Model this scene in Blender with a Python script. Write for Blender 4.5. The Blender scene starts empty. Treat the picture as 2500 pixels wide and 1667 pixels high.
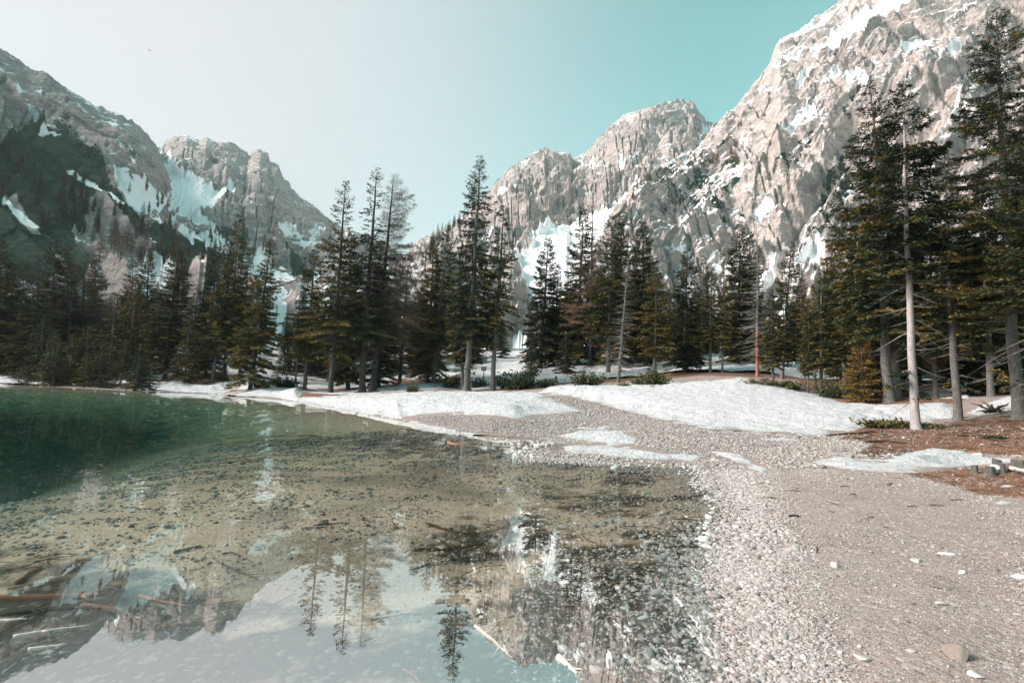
import bpy, math, random
import numpy as np
from math import radians as R
sc = bpy.context.scene
C = sc.collection
PI = math.pi

# ------------------------------------------------------------------ camera
CAM_H = 1.6
FPX, PITCH, ROLL = 1298.0, R(5.6), R(2.65)      # focal length in pixels of a 2500 px wide frame
cp, sp, cr, sr = math.cos(PITCH), math.sin(PITCH), math.cos(ROLL), math.sin(ROLL)
AX = np.array([cr, -sr * sp, sr * cp]); AY = np.array([-sr, -cr * sp, cr * cp]); AF = np.array([0, cp, sp])
from mathutils import Matrix, Vector
cam = bpy.data.cameras.new('camera'); co = bpy.data.objects.new('camera', cam); C.objects.link(co)
co.matrix_world = Matrix(((AX[0], AY[0], -AF[0], 0), (AX[1], AY[1], -AF[1], 0), (AX[2], AY[2], -AF[2], CAM_H), (0, 0, 0, 1)))
cam.sensor_width = 36; cam.lens = 36 * FPX / 2500
cam.clip_start = 0.1; cam.clip_end = 30000
sc.camera = co

# ------------------------------------------------------------------ sky, sun, exposure
SUN_AZ, SUN_EL = -99.0, 32.0                     # degrees from the view direction (to the left) and above the horizon
w = bpy.data.worlds.new('World'); sc.world = w; w.use_nodes = True
nt = w.node_tree; bg = nt.nodes['Background']
sky = nt.nodes.new('ShaderNodeTexSky'); sky.sky_type = 'NISHITA'; sky.sun_disc = False
sky.sun_elevation = R(SUN_EL); sky.sun_rotation = R(SUN_AZ)
sky.altitude = 1500; sky.air_density = 1.0; sky.dust_density = 2.5; sky.ozone_density = 1.0
hs = nt.nodes.new('ShaderNodeHueSaturation'); hs.inputs['Hue'].default_value = 0.393; hs.inputs['Saturation'].default_value = 0.86
nt.links.new(sky.outputs[0], hs.inputs['Color'])
# bright, almost colourless glow of hazy air round the low sun at the left
tc = nt.nodes.new('ShaderNodeTexCoord'); dp = nt.nodes.new('ShaderNodeVectorMath'); dp.operation = 'DOT_PRODUCT'
dp.inputs[1].default_value = (math.sin(R(-62)) * .96, math.cos(R(-62)) * .96, .28); nt.links.new(tc.outputs['Generated'], dp.inputs[0])
gr_ = nt.nodes.new('ShaderNodeValToRGB'); gr_.color_ramp.interpolation = 'EASE'; gr_.color_ramp.elements[0].position = .25; gr_.color_ramp.elements[1].position = .92
gr_.color_ramp.elements[0].color = (0, 0, 0, 1); gr_.color_ramp.elements[1].color = (.92, .92, .92, 1); nt.links.new(dp.outputs['Value'], gr_.inputs[0])
mxs = nt.nodes.new('ShaderNodeMix'); mxs.data_type = 'RGBA'; nt.links.new(gr_.outputs[0], mxs.inputs[0]); nt.links.new(hs.outputs[0], mxs.inputs[6]); mxs.inputs[7].default_value = (3.4, 3.2, 3.35, 1)
nt.links.new(mxs.outputs[2], bg.inputs['Color'])
bg.inputs['Strength'].default_value = 0.10
sd = bpy.data.lights.new('sun', 'SUN'); sd.energy = 3.8; sd.angle = R(24); sd.color = (1.0, 0.87, 0.82)
so = bpy.data.objects.new('sun', sd); C.objects.link(so)
sv = Vector((math.sin(R(SUN_AZ)) * math.cos(R(SUN_EL)), math.cos(R(SUN_AZ)) * math.cos(R(SUN_EL)), math.sin(R(SUN_EL))))
so.rotation_euler = sv.to_track_quat('Z', 'Y').to_euler(); so.location = (0, 0, 50)
vs = sc.view_settings; vs.view_transform = 'Standard'; vs.look = 'None'; vs.gamma = 1; vs.use_curve_mapping = False
vs.exposure = 1.2
sc.render.engine = 'CYCLES'
cy = sc.cycles; cy.max_bounces = 6; cy.diffuse_bounces = 2; cy.glossy_bounces = 3; cy.transparent_max_bounces = 12
cy.transmission_bounces = 3; cy.volume_bounces = 1; cy.use_denoising = True; cy.caustics_reflective = False; cy.caustics_refractive = False

# ------------------------------------------------------------------ helpers: picking points
K = 2500 / 2352.0                                # I measured many points on a 2352 px wide view
def ray(px, py):
    cx = (px - 1250) / FPX; cyy = -(py - 833.5) / FPX
    d = AX * cx + AY * cyy + AF
    return d
def azt(px, py):
    d = ray(px, py); return math.atan2(d[0], d[1]), d[2] / math.hypot(d[0], d[1])
def project(P):
    """world points (n,3) -> photo pixels"""
    q = P - np.array([0, 0, CAM_H])
    z = q @ AF; z = np.where(z < 1e-3, 1e-3, z)
    return 1250 + FPX * (q @ AX) / z, 833.5 - FPX * (q @ AY) / z

# ------------------------------------------------------------------ helpers: noise
_rng = np.random.RandomState(7)
_perm = _rng.permutation(256); _perm = np.concatenate([_perm, _perm, _perm])
_g = _rng.normal(size=(256, 3)); _g /= np.linalg.norm(_g, axis=1)[:, None]; _g = _g.astype(np.float32)
def pn(x, y, z=0.0):
    x = np.asarray(x, np.float32); y = np.asarray(y, np.float32); z = np.zeros_like(x) + np.float32(z) if np.isscalar(z) else np.asarray(z, np.float32)
    xi = np.floor(x).astype(np.int32); yi = np.floor(y).astype(np.int32); zi = np.floor(z).astype(np.int32)
    xf, yf, zf = x - xi, y - yi, z - zi
    u, v, w_ = [t * t * t * (t * (t * 6 - 15) + 10) for t in (xf, yf, zf)]
    xi &= 255; yi &= 255; zi &= 255
    def g(i, j, k):
        h = _perm[_perm[_perm[(xi + i) & 255] + ((yi + j) & 255)] + ((zi + k) & 255)]
        gg = _g[h]
        return gg[..., 0] * (xf - i) + gg[..., 1] * (yf - j) + gg[..., 2] * (zf - k)
    l = lambda a, b, t: a + t * (b - a)
    return 1.5 * l(l(l(g(0,0,0), g(1,0,0), u), l(g(0,1,0), g(1,1,0), u), v), l(l(g(0,0,1), g(1,0,1), u), l(g(0,1,1), g(1,1,1), u), v), w_)
def fbm(x, y, z=0.0, o=4, lac=2.03, gain=0.5):
    s = 0; a = 1.0; f = 1.0
    for i in range(o):
        s = s + a * pn(x * f + 13.1 * i, y * f + 7.7 * i, (z * f if not np.isscalar(z) else z * f + 3.3 * i)); a *= gain; f *= lac
    return s
def ridged(x, y, z=0.0, o=4, gain=0.5):
    s = 0; a = 1.0; f = 1.0; wgt = 1.0
    for i in range(o):
        n = 1 - np.abs(pn(x * f + 5.1 * i, y * f + 9.7 * i, z)) * 1.6
        n = np.clip(n, 0, 1) ** 2 * wgt; s = s + a * n; wgt = np.clip(n * 1.6, 0, 1); a *= gain; f *= 2.1
    return s
def sstep(a, b, x):
    t = np.clip((x - a) / (b - a), 0, 1); return t * t * (3 - 2 * t)
def poly_sd(px, py, poly):
    """signed distance in pixels, positive inside"""
    p = np.asarray(poly, float); n = len(p); d2 = np.full(px.shape, 1e18); ins = np.zeros(px.shape, bool)
    for i in range(n):
        ax, ay = p[i]; bx, by = p[(i + 1) % n]
        ex, ey = bx - ax, by - ay; wx, wy = px - ax, py - ay
        t = np.clip((wx * ex + wy * ey) / (ex * ex + ey * ey + 1e-9), 0, 1)
        dx, dy = wx - ex * t, wy - ey * t; d2 = np.minimum(d2, dx * dx + dy * dy)
        c = ((ay > py) != (by > py))
        with np.errstate(divide='ignore', invalid='ignore'):
            xx = ex * (py - ay) / (ey if ey != 0 else 1e-9) + ax
        ins ^= c & (px < xx)
    return np.where(ins, 1, -1) * np.sqrt(d2)

# ------------------------------------------------------------------ helpers: meshes
def mesh_np(name, V, F, smooth=False, attrs=None, mats=None):
    """V (n,3), F (m,k) with constant k, or list of such arrays"""
    Fs = F if isinstance(F, list) else [F]
    me = bpy.data.meshes.new(name)
    V = np.ascontiguousarray(V, np.float32)
    me.vertices.add(len(V)); me.vertices.foreach_set('co', V.ravel())
    li = np.concatenate([f.ravel() for f in Fs]).astype(np.int32)
    tot = np.concatenate([np.full(len(f), f.shape[1], np.int32) for f in Fs])
    st = np.concatenate([[0], np.cumsum(tot)[:-1]]).astype(np.int32)
    me.loops.add(len(li)); me.loops.foreach_set('vertex_index', li)
    me.polygons.add(len(tot)); me.polygons.foreach_set('loop_start', st); me.polygons.foreach_set('loop_total', tot)
    me.polygons.foreach_set('use_smooth', np.full(len(tot), smooth))
    for k, a in (attrs or {}).items():
        a = np.asarray(a, np.float32)
        if a.ndim == 1:
            at = me.attributes.new(k, 'FLOAT', 'POINT'); at.data.foreach_set('value', a)
        else:
            c4 = np.ones((len(V), 4), np.float32); c4[:, :a.shape[1]] = a
            at = me.attributes.new(k, 'FLOAT_COLOR', 'POINT'); at.data.foreach_set('color', c4.ravel())
    me.update(calc_edges=True)
    for m in mats or []: me.materials.append(m)
    return me
def obj(name, me, parent=None, loc=None):
    o = bpy.data.objects.new(name, me); C.objects.link(o)
    if parent: o.parent = parent
    if loc is not None: o.location = loc
    return o
def tag(o, label=None, cat=None, group=None, kind=None):
    if label: o['label'] = label
    if cat: o['category'] = cat
    if group: o['group'] = group
    if kind: o['kind'] = kind
    return o
def grid_faces(nr, nc, keep=None):
    i = np.arange(nr - 1)[:, None] * nc + np.arange(nc - 1)[None]
    F = np.stack([i, i + 1, i + nc + 1, i + nc], -1).reshape(-1, 4)
    return F if keep is None else F[keep]
class MB:
    """collects tubes and lumps into one mesh"""
    def __init__(s): s.V = []; s.F = []; s.n = 0
    def add(s, V, F):
        s.V.append(np.asarray(V, float)); s.F.append(np.asarray(F) + s.n); s.n += len(V)
    def tube(s, pts, rad, k=5, cap=True):
        pts = np.asarray(pts, float); rad = np.asarray(rad, float) * np.ones(len(pts))
        T = np.gradient(pts, axis=0); T /= np.linalg.norm(T, axis=1)[:, None] + 1e-9
        up = np.array([0, 0, 1.0]) if abs(T[0][2]) < .9 else np.array([1.0, 0, 0])
        A = np.cross(T, up); A /= np.linalg.norm(A, axis=1)[:, None] + 1e-9; B = np.cross(T, A)
        an = np.arange(k) * 2 * PI / k
        V = pts[:, None] + rad[:, None, None] * (A[:, None] * np.cos(an)[None, :, None] + B[:, None] * np.sin(an)[None, :, None])
        n = len(pts); i = np.arange(n - 1)[:, None] * k; j = np.arange(k)[None]; jj = (j + 1) % k
        F = np.stack([i + j, i + jj, i + k + jj, i + k + j], -1).reshape(-1, 4)
        V = V.reshape(-1, 3)
        if cap:
            V = np.concatenate([V, pts[:1], pts[-1:]]); a, b = n * k, n * k + 1
            c = [[(q + 1) % k, q, a, a] for q in range(k)] + [[(n - 1) * k + q, (n - 1) * k + (q + 1) % k, b, b] for q in range(k)]
            s.tri = getattr(s, 'tri', [])
            s.tri.append(np.array(c)[:, :3] + s.n)
        s.add(V, F)
    def mesh(s, name, mat, smooth=True, attrs=None):
        V = np.concatenate(s.V); Fs = []
        q = [f for f in s.F if f.shape[1] == 4]; t = [f for f in s.F if f.shape[1] == 3] + getattr(s, 'tri', [])
        if q: Fs.append(np.concatenate(q))
        if t: Fs.append(np.concatenate(t))
        return mesh_np(name, V, Fs, smooth, attrs, [mat])
def ico(sub=2):
    import bmesh
    bm = bmesh.new(); bmesh.ops.create_icosphere(bm, subdivisions=sub, radius=1)
    V = np.array([v.co[:] for v in bm.verts]); F = np.array([[v.index for v in f.verts] for f in bm.faces]); bm.free()
    return V, F
ICO1, ICO2, ICO3, ICO4 = ico(1), ico(2), ico(3), ico(4)
def rock_shape(seed, ic=ICO3, amp=.35, flat=.6, facet=.5):
    rs = np.random.RandomState(seed); V, F = ic; V = V.copy()
    for _ in range(14):                                            # chop planes give a broken-stone shape
        n = rs.normal(size=3); n /= np.linalg.norm(n); h = rs.uniform(.45, .85)
        d = V @ n; V = V - np.outer(np.clip(d - h, 0, None) * facet * 1.6, n)
    V = V * (1 + amp * fbm(V[:, 0] * 1.3 + seed, V[:, 1] * 1.3, V[:, 2] * 1.3, 3))[:, None]
    V *= np.array([1, rs.uniform(.6, .9), flat])
    return V, F

# ------------------------------------------------------------------ helpers: materials
class NT:
    def __init__(s, name):
        s.m = bpy.data.materials.new(name); s.m.use_nodes = True; s.t = s.m.node_tree; s.b = s.t.nodes['Principled BSDF']
        s.b.inputs['Specular IOR Level'].default_value = .3; s.out = s.t.nodes['Material Output']
    def n(s, typ, **kw):
        nd = s.t.nodes.new('ShaderNode' + typ)
        for k, v in kw.items():
            if k in nd.inputs: s.set(nd, k, v)
            elif hasattr(nd, k): setattr(nd, k, v)
            else: s.set(nd, k, v)
        return nd
    def set(s, nd, k, v):
        i = nd.inputs[k]
        if hasattr(v, 'is_linked') or isinstance(v, bpy.types.NodeSocket): s.t.links.new(v, i)
        else: i.default_value = v
    def noise(s, vec, scale, detail=5, rough=.55, dist=0):
        nd = s.n('TexNoise'); nd.inputs['Scale'].default_value = scale; nd.inputs['Detail'].default_value = detail
        nd.inputs['Roughness'].default_value = rough; nd.inputs['Distortion'].default_value = dist
        if vec is not None: s.t.links.new(vec, nd.inputs['Vector'])
        return nd.outputs['Fac']
    def vor(s, vec, scale, feat='F1', out='Distance'):
        nd = s.n('TexVoronoi'); nd.feature = feat; nd.inputs['Scale'].default_value = scale
        if vec is not None: s.t.links.new(vec, nd.inputs['Vector'])
        return nd.outputs[out]
    def map(s, vec, scale=(1, 1, 1), rot=(0, 0, 0), loc=(0, 0, 0)):
        nd = s.n('Mapping'); s.t.links.new(vec, nd.inputs['Vector']); nd.inputs['Scale'].default_value = scale
        nd.inputs['Rotation'].default_value = rot; nd.inputs['Location'].default_value = loc
        return nd.outputs[0]
    def ramp(s, fac, stops, interp='LINEAR'):
        nd = s.n('ValToRGB'); s.t.links.new(fac, nd.inputs[0]); cr_ = nd.color_ramp; cr_.interpolation = interp
        while len(cr_.elements) < len(stops): cr_.elements.new(.5)
        for e, (p, c) in zip(cr_.elements, stops):
            e.position = p; e.color = (c, c, c, 1) if np.isscalar(c) else (*c, 1)
        return nd.outputs[0]
    def math(s, op, a, b=0.0, clamp=False):
        nd = s.n('Math'); nd.operation = op; nd.use_clamp = clamp
        for i, v in ((0, a), (1, b)):
            if isinstance(v, (int, float)): nd.inputs[i].default_value = v
            else: s.t.links.new(v, nd.inputs[i])
        return nd.outputs[0]
    def mix(s, fac, a, b, mode='MIX'):
        nd = s.n('Mix'); nd.data_type = 'RGBA'; nd.blend_type = mode; nd.clamp_factor = True
        for i, v in ((0, fac), (6, a), (7, b)):
            if isinstance(v, (int, float)): nd.inputs[i].default_value = v
            elif isinstance(v, tuple): nd.inputs[i].default_value = (*v, 1)
            else: s.t.links.new(v, nd.inputs[i])
        return nd.outputs[2]
    def attr(s, name, typ='GEOMETRY'):
        nd = s.n('Attribute'); nd.attribute_type = typ; nd.attribute_name = name; return nd
    def pos(s): return s.n('NewGeometry').outputs['Position']
    def objc(s): return s.n('TexCoord').outputs['Object']
    def rand(s): return s.n('ObjectInfo').outputs['Random']
    def bump(s, h, strength=.5, dist=.1, normal=None):
        nd = s.n('Bump'); nd.inputs['Strength'].default_value = strength; nd.inputs['Distance'].default_value = dist
        s.t.links.new(h, nd.inputs['Height'])
        if normal is not None: s.t.links.new(normal, nd.inputs['Normal'])
        return nd.outputs[0]
    def done(s, color=None, rough=.9, normal=None, spec=.3):
        if color is not None: s.set(s.b, 'Base Color', (*color, 1) if isinstance(color, tuple) else color)
        s.set(s.b, 'Roughness', rough); s.b.inputs['Specular IOR Level'].default_value = spec
        if normal is not None: s.t.links.new(normal, s.b.inputs['Normal'])
        return s.m

# ================================================================== TERRAIN HEIGHT
# control points: photo pixel + distance (m); height follows from the line of sight
def ctl_D(px, py, D):
    a, t = azt(px, py); return a, math.log(D), CAM_H + D * t
def ctl_z(px, py, z):
    a, t = azt(px, py); D = (z - CAM_H) / t; return a, math.log(D), z
def ctl_w(px, py, z):                            # bed height under the spot where the line of sight meets the water
    a, t = azt(px, py); D = -CAM_H / t; return a, math.log(D), z
SHORE = [(1771,1667),(1781,1611),(1771,1532),(1755,1450),(1755,1378),(1750,1319),(1774,1277),(1781,1229),(1750,1197),(1712,1186),
         (1745,1172),(1760,1162),(1728,1149),(1675,1138),(1569,1133),(1436,1130),(1340,1123),(1268,1114),(1300,1100),(1345,1088),
         (1300,1072),(1206,1066),(1130,1055),(1045,1040),(976,1026),(900,1012),(840,1000),(765,987),(690,977),(612,969),(560,964),(517,960),(430,957),(344,954)]
pts = [ctl_w(x, y, 0.0) for x, y in SHORE] + [ctl_z(190, 948, .0), ctl_D(0, 933, 96)]
pts += [ctl_w(*q) for q in [(0,1000,-3.2),(300,1000,-2.2),(0,1060,-1.9),(0,1100,-1.1),(300,1060,-1.2),(600,1040,-.8),(900,1060,-.4),(600,1100,-.5),(300,1130,-.65),(0,1180,-.7),
        (0,1300,-.45),(600,1250,-.33),(1200,1200,-.28),(0,1667,-.45),(600,1667,-.33),(1250,1667,-.22),(1500,1500,-.10),(1600,1350,-.07),(1500,1250,-.14),
        (1600,1165,-.09),(1400,1150,-.14),(1450,1667,-.12),(1650,1667,-.05),(1050,1075,-.22),(1200,1090,-.14),(300,985,-2.6),(0,960,-3.6),(700,1010,-.7),(1250,1100,-.06),
        (600,1450,-.36),(1000,1450,-.28),(0,1450,-.5)]]
pts += [ctl_z(*q) for q in [(2500,1667,.16),(2500,1400,.26),(2500,1250,.33),(2100,1300,.18),(2100,1600,.12),(1900,1450,.09),(2300,1480,.2),(2000,1120,.28),(2200,1120,.36),(2480,1120,.52),
        (1900,1200,.14),(1650,1110,.10),(1500,1108,.05),(1400,1106,.035),(1450,1062,.16),(1600,1050,.40),(1800,1040,.56),(1200,1035,.30),(1100,1020,.30),(1000,1012,.22)]]
pts += [ctl_D(*q) for q in [(1330,965,46),(1000,963,52),(1150,968,49),(880,968,56),(760,962,60),(1250,990,38),(1500,992,38),(1700,1010,35),(1807,934,52),(1720,930,53),(1920,955,50),
        (1854,916,60),(1520,933,57),(1400,938,58),(1139,954,60),(884,957,66),(806,961,66),(2050,978,46),(2235,1047,28),(2339,1027,33),(2489,1021,33),(2150,968,48),(2440,975,42),
        (960,872,110),(1300,862,110),(1800,872,95),(1950,897,80),(1680,887,82),(610,944,75),(572,934,82),(501,921,88),(403,914,95),(300,905,105),(130,910,110),(0,905,118),(700,930,85),
        (1240,925,75),(2300,940,60),(2480,960,55),(2100,1085,22),(2350,1085,24),(2420,1150,20)]]
for a in (-45, -30, -15, 0, 15, 30, 45):
    pts += [(R(a), math.log(d), z) for d, z in ((200, 16 if a > -20 else 9), (350, 26), (900, 60), (5000, 250))]
pts += [(R(a), math.log(1.0), z) for a, z in ((-45, -.5), (0, -.25), (20, -.03), (45, .14))]
pts += [(R(a), math.log(.4), z) for a, z in ((-45, -.5), (0, -.2), (20, -.03), (45, .1))]
P = np.array(pts)
KA = 2.2                                         # weight of azimuth against log distance
def tps(r2):
    return .5 * r2 * np.log(r2 + 1e-12)
cx_, cy_ = P[:, 0] * KA, P[:, 1]
n_ = len(P)
A_ = np.zeros((n_ + 3, n_ + 3)); A_[:n_, :n_] = tps((cx_[:, None] - cx_) ** 2 + (cy_[:, None] - cy_) ** 2) + 2e-4 * np.eye(n_)
A_[:n_, n_] = 1; A_[:n_, n_ + 1] = cx_; A_[:n_, n_ + 2] = cy_; A_[n_:, :n_] = A_[:n_, n_:].T
sgn = lambda z: np.sign(z) * np.log1p(np.abs(z) * 4)               # heights squashed so that hills do not ripple the shore
usg = lambda s: np.sign(s) * np.expm1(np.abs(s)) / 4
W_ = np.linalg.solve(A_, np.concatenate([sgn(P[:, 2]), [0, 0, 0]]))
def wrap_az(a):
    lim = R(47)
    k = lim / (PI - lim)
    back = np.where(a > 0, lim - (a - lim) * k, -lim + (-lim - a) * k)
    return np.where(np.abs(a) <= lim, a, back)
def base_h(x, y):
    x = np.asarray(x, float); y = np.asarray(y, float)
    a = wrap_az(np.arctan2(x, y)) * KA; l = np.log(np.clip(np.hypot(x, y), .4, 5000))
    out = np.full(x.shape, W_[n_]) + W_[n_ + 1] * a + W_[n_ + 2] * l
    for i in range(n_):
        out = out + W_[i] * tps((a - cx_[i]) ** 2 + (l - cy_[i]) ** 2)
    h = usg(out)
    D = np.hypot(x, y)
    land = sstep(.1, .8, h)
    h = h + land * (.05 * fbm(x / 2.2, y / 2.2, 0, 3)) * np.clip(D / 20, 0, 1) + sstep(1.2, 3, h) * .35 * fbm(x / 9, y / 9, 3.1, 3)
    h = h + .006 * fbm(x / .5, y / .5, 1.7, 2) + .012 * fbm(x / 1.7, y / 1.7, 4.2, 2)
    return h
def ground_at(px, py, D):
    a, t = azt(px, py); x, y = D * math.sin(a), D * math.cos(a)
    return x, y, float(base_h(np.array([x]), np.array([y]))[0])
def ground_hit(px, py, dmax=160):
    """first spot where the line of sight meets the ground"""
    a, t = azt(px, py); D = np.exp(np.linspace(math.log(1.5), math.log(dmax), 900))
    h = base_h(D * math.sin(a), D * math.cos(a)); l = CAM_H + D * t
    k = np.argmax(l < h) if (l < h).any() else len(D) - 1
    return D[k] * math.sin(a), D[k] * math.cos(a), float(h[k])

# angular / radial grid of the ground sheet
azs = np.concatenate([np.linspace(-180, -52, 60)[:-1], np.linspace(-52, 52, 760), np.linspace(52, 180, 60)[1:]])
rs_ = np.exp(np.concatenate([np.linspace(math.log(.5), math.log(170), 620), np.linspace(math.log(170), math.log(9000), 70)[1:]]))
AZ, RR = np.meshgrid(np.radians(azs), rs_)
GX, GY = RR * np.sin(AZ), RR * np.cos(AZ)
GZ = base_h(GX.ravel(), GY.ravel()).reshape(GX.shape)
GP = np.stack([GX, GY, GZ], -1).reshape(-1, 3)
gpx, gpy = project(GP); front = (GP[:, 1] > .3)
dsp = lambda L: [(x * K, y * K) for x, y in L]
def zone(px, py, polys, feather, nz):
    """max over polygons of signed distance (px) / feather, edges broken by noise"""
    m = np.full(px.shape, -999.0)
    for pl in polys:
        xs = [q[0] for q in pl]; ys = [q[1] for q in pl]
        s = (px > min(xs) - 60) & (px < max(xs) + 60) & (py > min(ys) - 60) & (py < max(ys) + 60)
        if s.any():
            d = poly_sd(px[s], py[s], pl) / feather
            m[s] = np.maximum(m[s], d)
    return m + nz
SNOW = [dsp(L) for L in [
    [(585,905),(640,895),(690,880),(705,884),(690,912),(800,905),(950,898),(1100,896),(1200,899),(1240,903),(1258,915),(1300,928),(1330,942),(1280,950),(1230,956),(1180,966),(1120,958),(1060,950),(1010,952),(960,955),(930,958),(1000,978),(1060,992),(1130,998),(1240,1006),(1230,1012),(1120,1006),(1010,990),(930,970),(850,955),(760,938),(690,925),(640,915)],
    [(1236,903),(1262,886),(1330,880),(1420,880),(1500,878),(1560,876),(1640,872),(1700,866),(1780,880),(1860,902),(1930,922),(2010,928),(2170,922),(2205,945),(2190,962),(2100,968),(2000,976),(1960,992),(1850,996),(1720,992),(1620,984),(1540,970),(1450,948),(1380,928),(1310,912)],
    [(1280,1000),(1340,988),(1420,986),(1470,1006),(1460,1020),(1400,1022),(1330,1012)],
    [(1240,1027),(1320,1020),(1460,1024),(1540,1040),(1610,1048),(1590,1060),(1500,1058),(1400,1046),(1300,1040)],
    [(1635,1036),(1680,1036),(1730,1056),(1770,1078),(1750,1084),(1690,1064)],
    [(1850,1058),(1930,1050),(2030,1056),(2080,1040),(2150,1030),(2210,1033),(2290,1050),(2500,1052),(2500,1066),(2350,1062),(2230,1072),(2100,1086),(1960,1084),(1900,1076)],
    [(2268,1156),(2300,1143),(2360,1145),(2360,1166),(2285,1165)],
    [(1872,1152),(1900,1149),(1930,1154),(1900,1158)],[(1890,1160),(1920,1160),(1935,1168),(1905,1168)],[(1845,1138),(1875,1137),(1880,1141),(1850,1142)],
    [(2190,1110),(2220,1112),(2245,1120),(2215,1120)],[(2270,1118),(2310,1112),(2330,1116),(2290,1122)],
    [(2215,950),(2250,932),(2300,915),(2345,905),(2345,945),(2290,948),(2250,958)],
    [(2110,905),(2160,895),(2230,905),(2225,918),(2150,915)],
    [(315,896),(350,880),(400,871),(440,885),(480,880),(520,872),(560,885),(545,890),(500,898),(490,906),(440,905),(340,904)],
    [(-60,852),(40,845),(62,862),(30,884),(-60,884)],[(75,868),(150,855),(170,862),(110,880)],[(300,868),(380,852),(390,860),(340,876)],
    [(1755,1008),(1800,1003),(1850,1006),(1830,1016),(1770,1016)],[(1800,990),(1900,985),(1925,995),(1880,1002)],
    [(1330,982),(1390,976),(1440,982),(1380,988)],
]]
LITTER = [dsp(L) for L in [
    [(1975,985),(2000,972),(2080,962),(2140,985),(2200,968),(2300,955),(2400,952),(30000,900),(30000,1400),(3000,1075),(2400,1050),(2290,1045),(2150,1028),(2070,1040),(2000,1052),(1975,1040),(2010,1015),(1930,1008)],
    [(2085,1090),(2170,1076),(2250,1070),(2400,1062),(3200,1085),(3000,1180),(2400,1150),(2310,1138),(2250,1135),(2160,1110)],
    [(1900,925),(1980,908),(2100,900),(2250,900),(2200,925),(2050,935)],
    [(690,905),(760,885),(1000,880),(1180,890),(1150,898),(950,900),(800,908)],
    [(500,905),(545,885),(600,880),(680,885),(620,900),(560,912)],
]]
Dg = np.hypot(GP[:, 0], GP[:, 1]); gz = GP[:, 2]
nzA = fbm(GP[:, 0] / 1.6, GP[:, 1] / 1.6, 2.2, 6, 2.03, .62) * 1.3
nzB = fbm(GP[:, 0] / 5.0, GP[:, 1] / 5.0, 6.2, 4)
FE = np.interp(Dg, [5, 20, 60, 100], [14, 7, 4, 3])
snow_m = zone(gpx, gpy, SNOW, 1.0, 0) / FE + nzA * .8
forest = sstep(54, 62, Dg) * (gz > .25)
fs = fbm(GP[:, 0] / 7.0, GP[:, 1] / 4.0, 9.2, 4) * 3.2 + np.where(gpx > 1150, 2.1, 1.0) + nzA * .5
fs = np.where(gpx < 700, fs - .1, fs)
hidden = ~front | (gpx < -900) | ((gpx > 20000) & (gz > .5))
snow_f = np.where(Dg > 62, fs, -9)
snow_m = np.maximum(np.where(hidden | (Dg > np.where(gpx < 800, 108, 75)), -9, snow_m), snow_f)
snow_m = np.where(gz < .02, np.minimum(snow_m, np.where((gz > -.10) & (gpx < 1260) & (Dg > 20), snow_m, -2)), snow_m)
snow_m = np.where((gpx < 330) & (Dg < 85), np.minimum(snow_m, zone(gpx, gpy, SNOW[14:18], 4.0, nzA)), snow_m)
lit_m = zone(gpx, gpy, LITTER, 1.0, 0) / FE + nzA * .7
litter = np.maximum(np.where(hidden, -1, sstep(-.6, .8, lit_m)), sstep(50, 60, Dg) * (gz > .15) * np.where((gpx > 1250) & (gpx < 1950) & (Dg < 57), 0, 1))
litter = np.maximum(litter, (hidden & (gz > .5)) * 1.0)
# the lake bed: dark zones of sunken leaves and twigs
DARK = [dsp(L) for L in [
    [(1130,1500),(1180,1380),(1290,1240),(1450,1210),(1600,1190),(1665,1230),(1650,1300),(1640,1400),(1650,1500),(1640,1640),(1250,1640)],
    [(-40,1280),(230,1275),(330,1320),(430,1360),(560,1370),(700,1400),(900,1440),(1130,1400),(1200,1480),(1200,1650),(-60,1650)],
    [(1390,1068),(1490,1070),(1520,1100),(1420,1118),(1380,1100)],[(1540,1120),(1600,1118),(1620,1135),(1560,1140)],
    [(980,1260),(1060,1200),(1200,1180),(1290,1230),(1240,1300),(1050,1330)],[(500,1020),(700,1000),(1000,1000),(1250,1050),(1500,1065),(1400,1075),(1150,1050),(900,1030)],
    [(1250,1140),(1400,1120),(1600,1150),(1620,1180),(1450,1190),(1300,1170)],
]]
dk = zone(gpx, gpy, DARK, 1.0, 0) / np.interp(Dg, [3, 10, 30], [90, 40, 12]) + fbm(GP[:, 0] / .45, GP[:, 1] / .45, 5.5, 4) * 1.3
dark = sstep(-.5, .9, dk) * (gz < .02) * front
dark = np.maximum(dark, sstep(.15, .7, nzB) * .5 * (gz < 0))
MUD = [dsp(L) for L in [[(1700,1110),(1900,1085),(2100,1092),(2250,1140),(2450,1180),(2450,1640),(1800,1640),(1760,1450),(1800,1250)]]]
path = sstep(-.5, 1.2, zone(gpx, gpy, MUD, 60, nzB)) * front
GPs = GP.copy()
ground_att = np.stack([litter, dark, path], -1)

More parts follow.
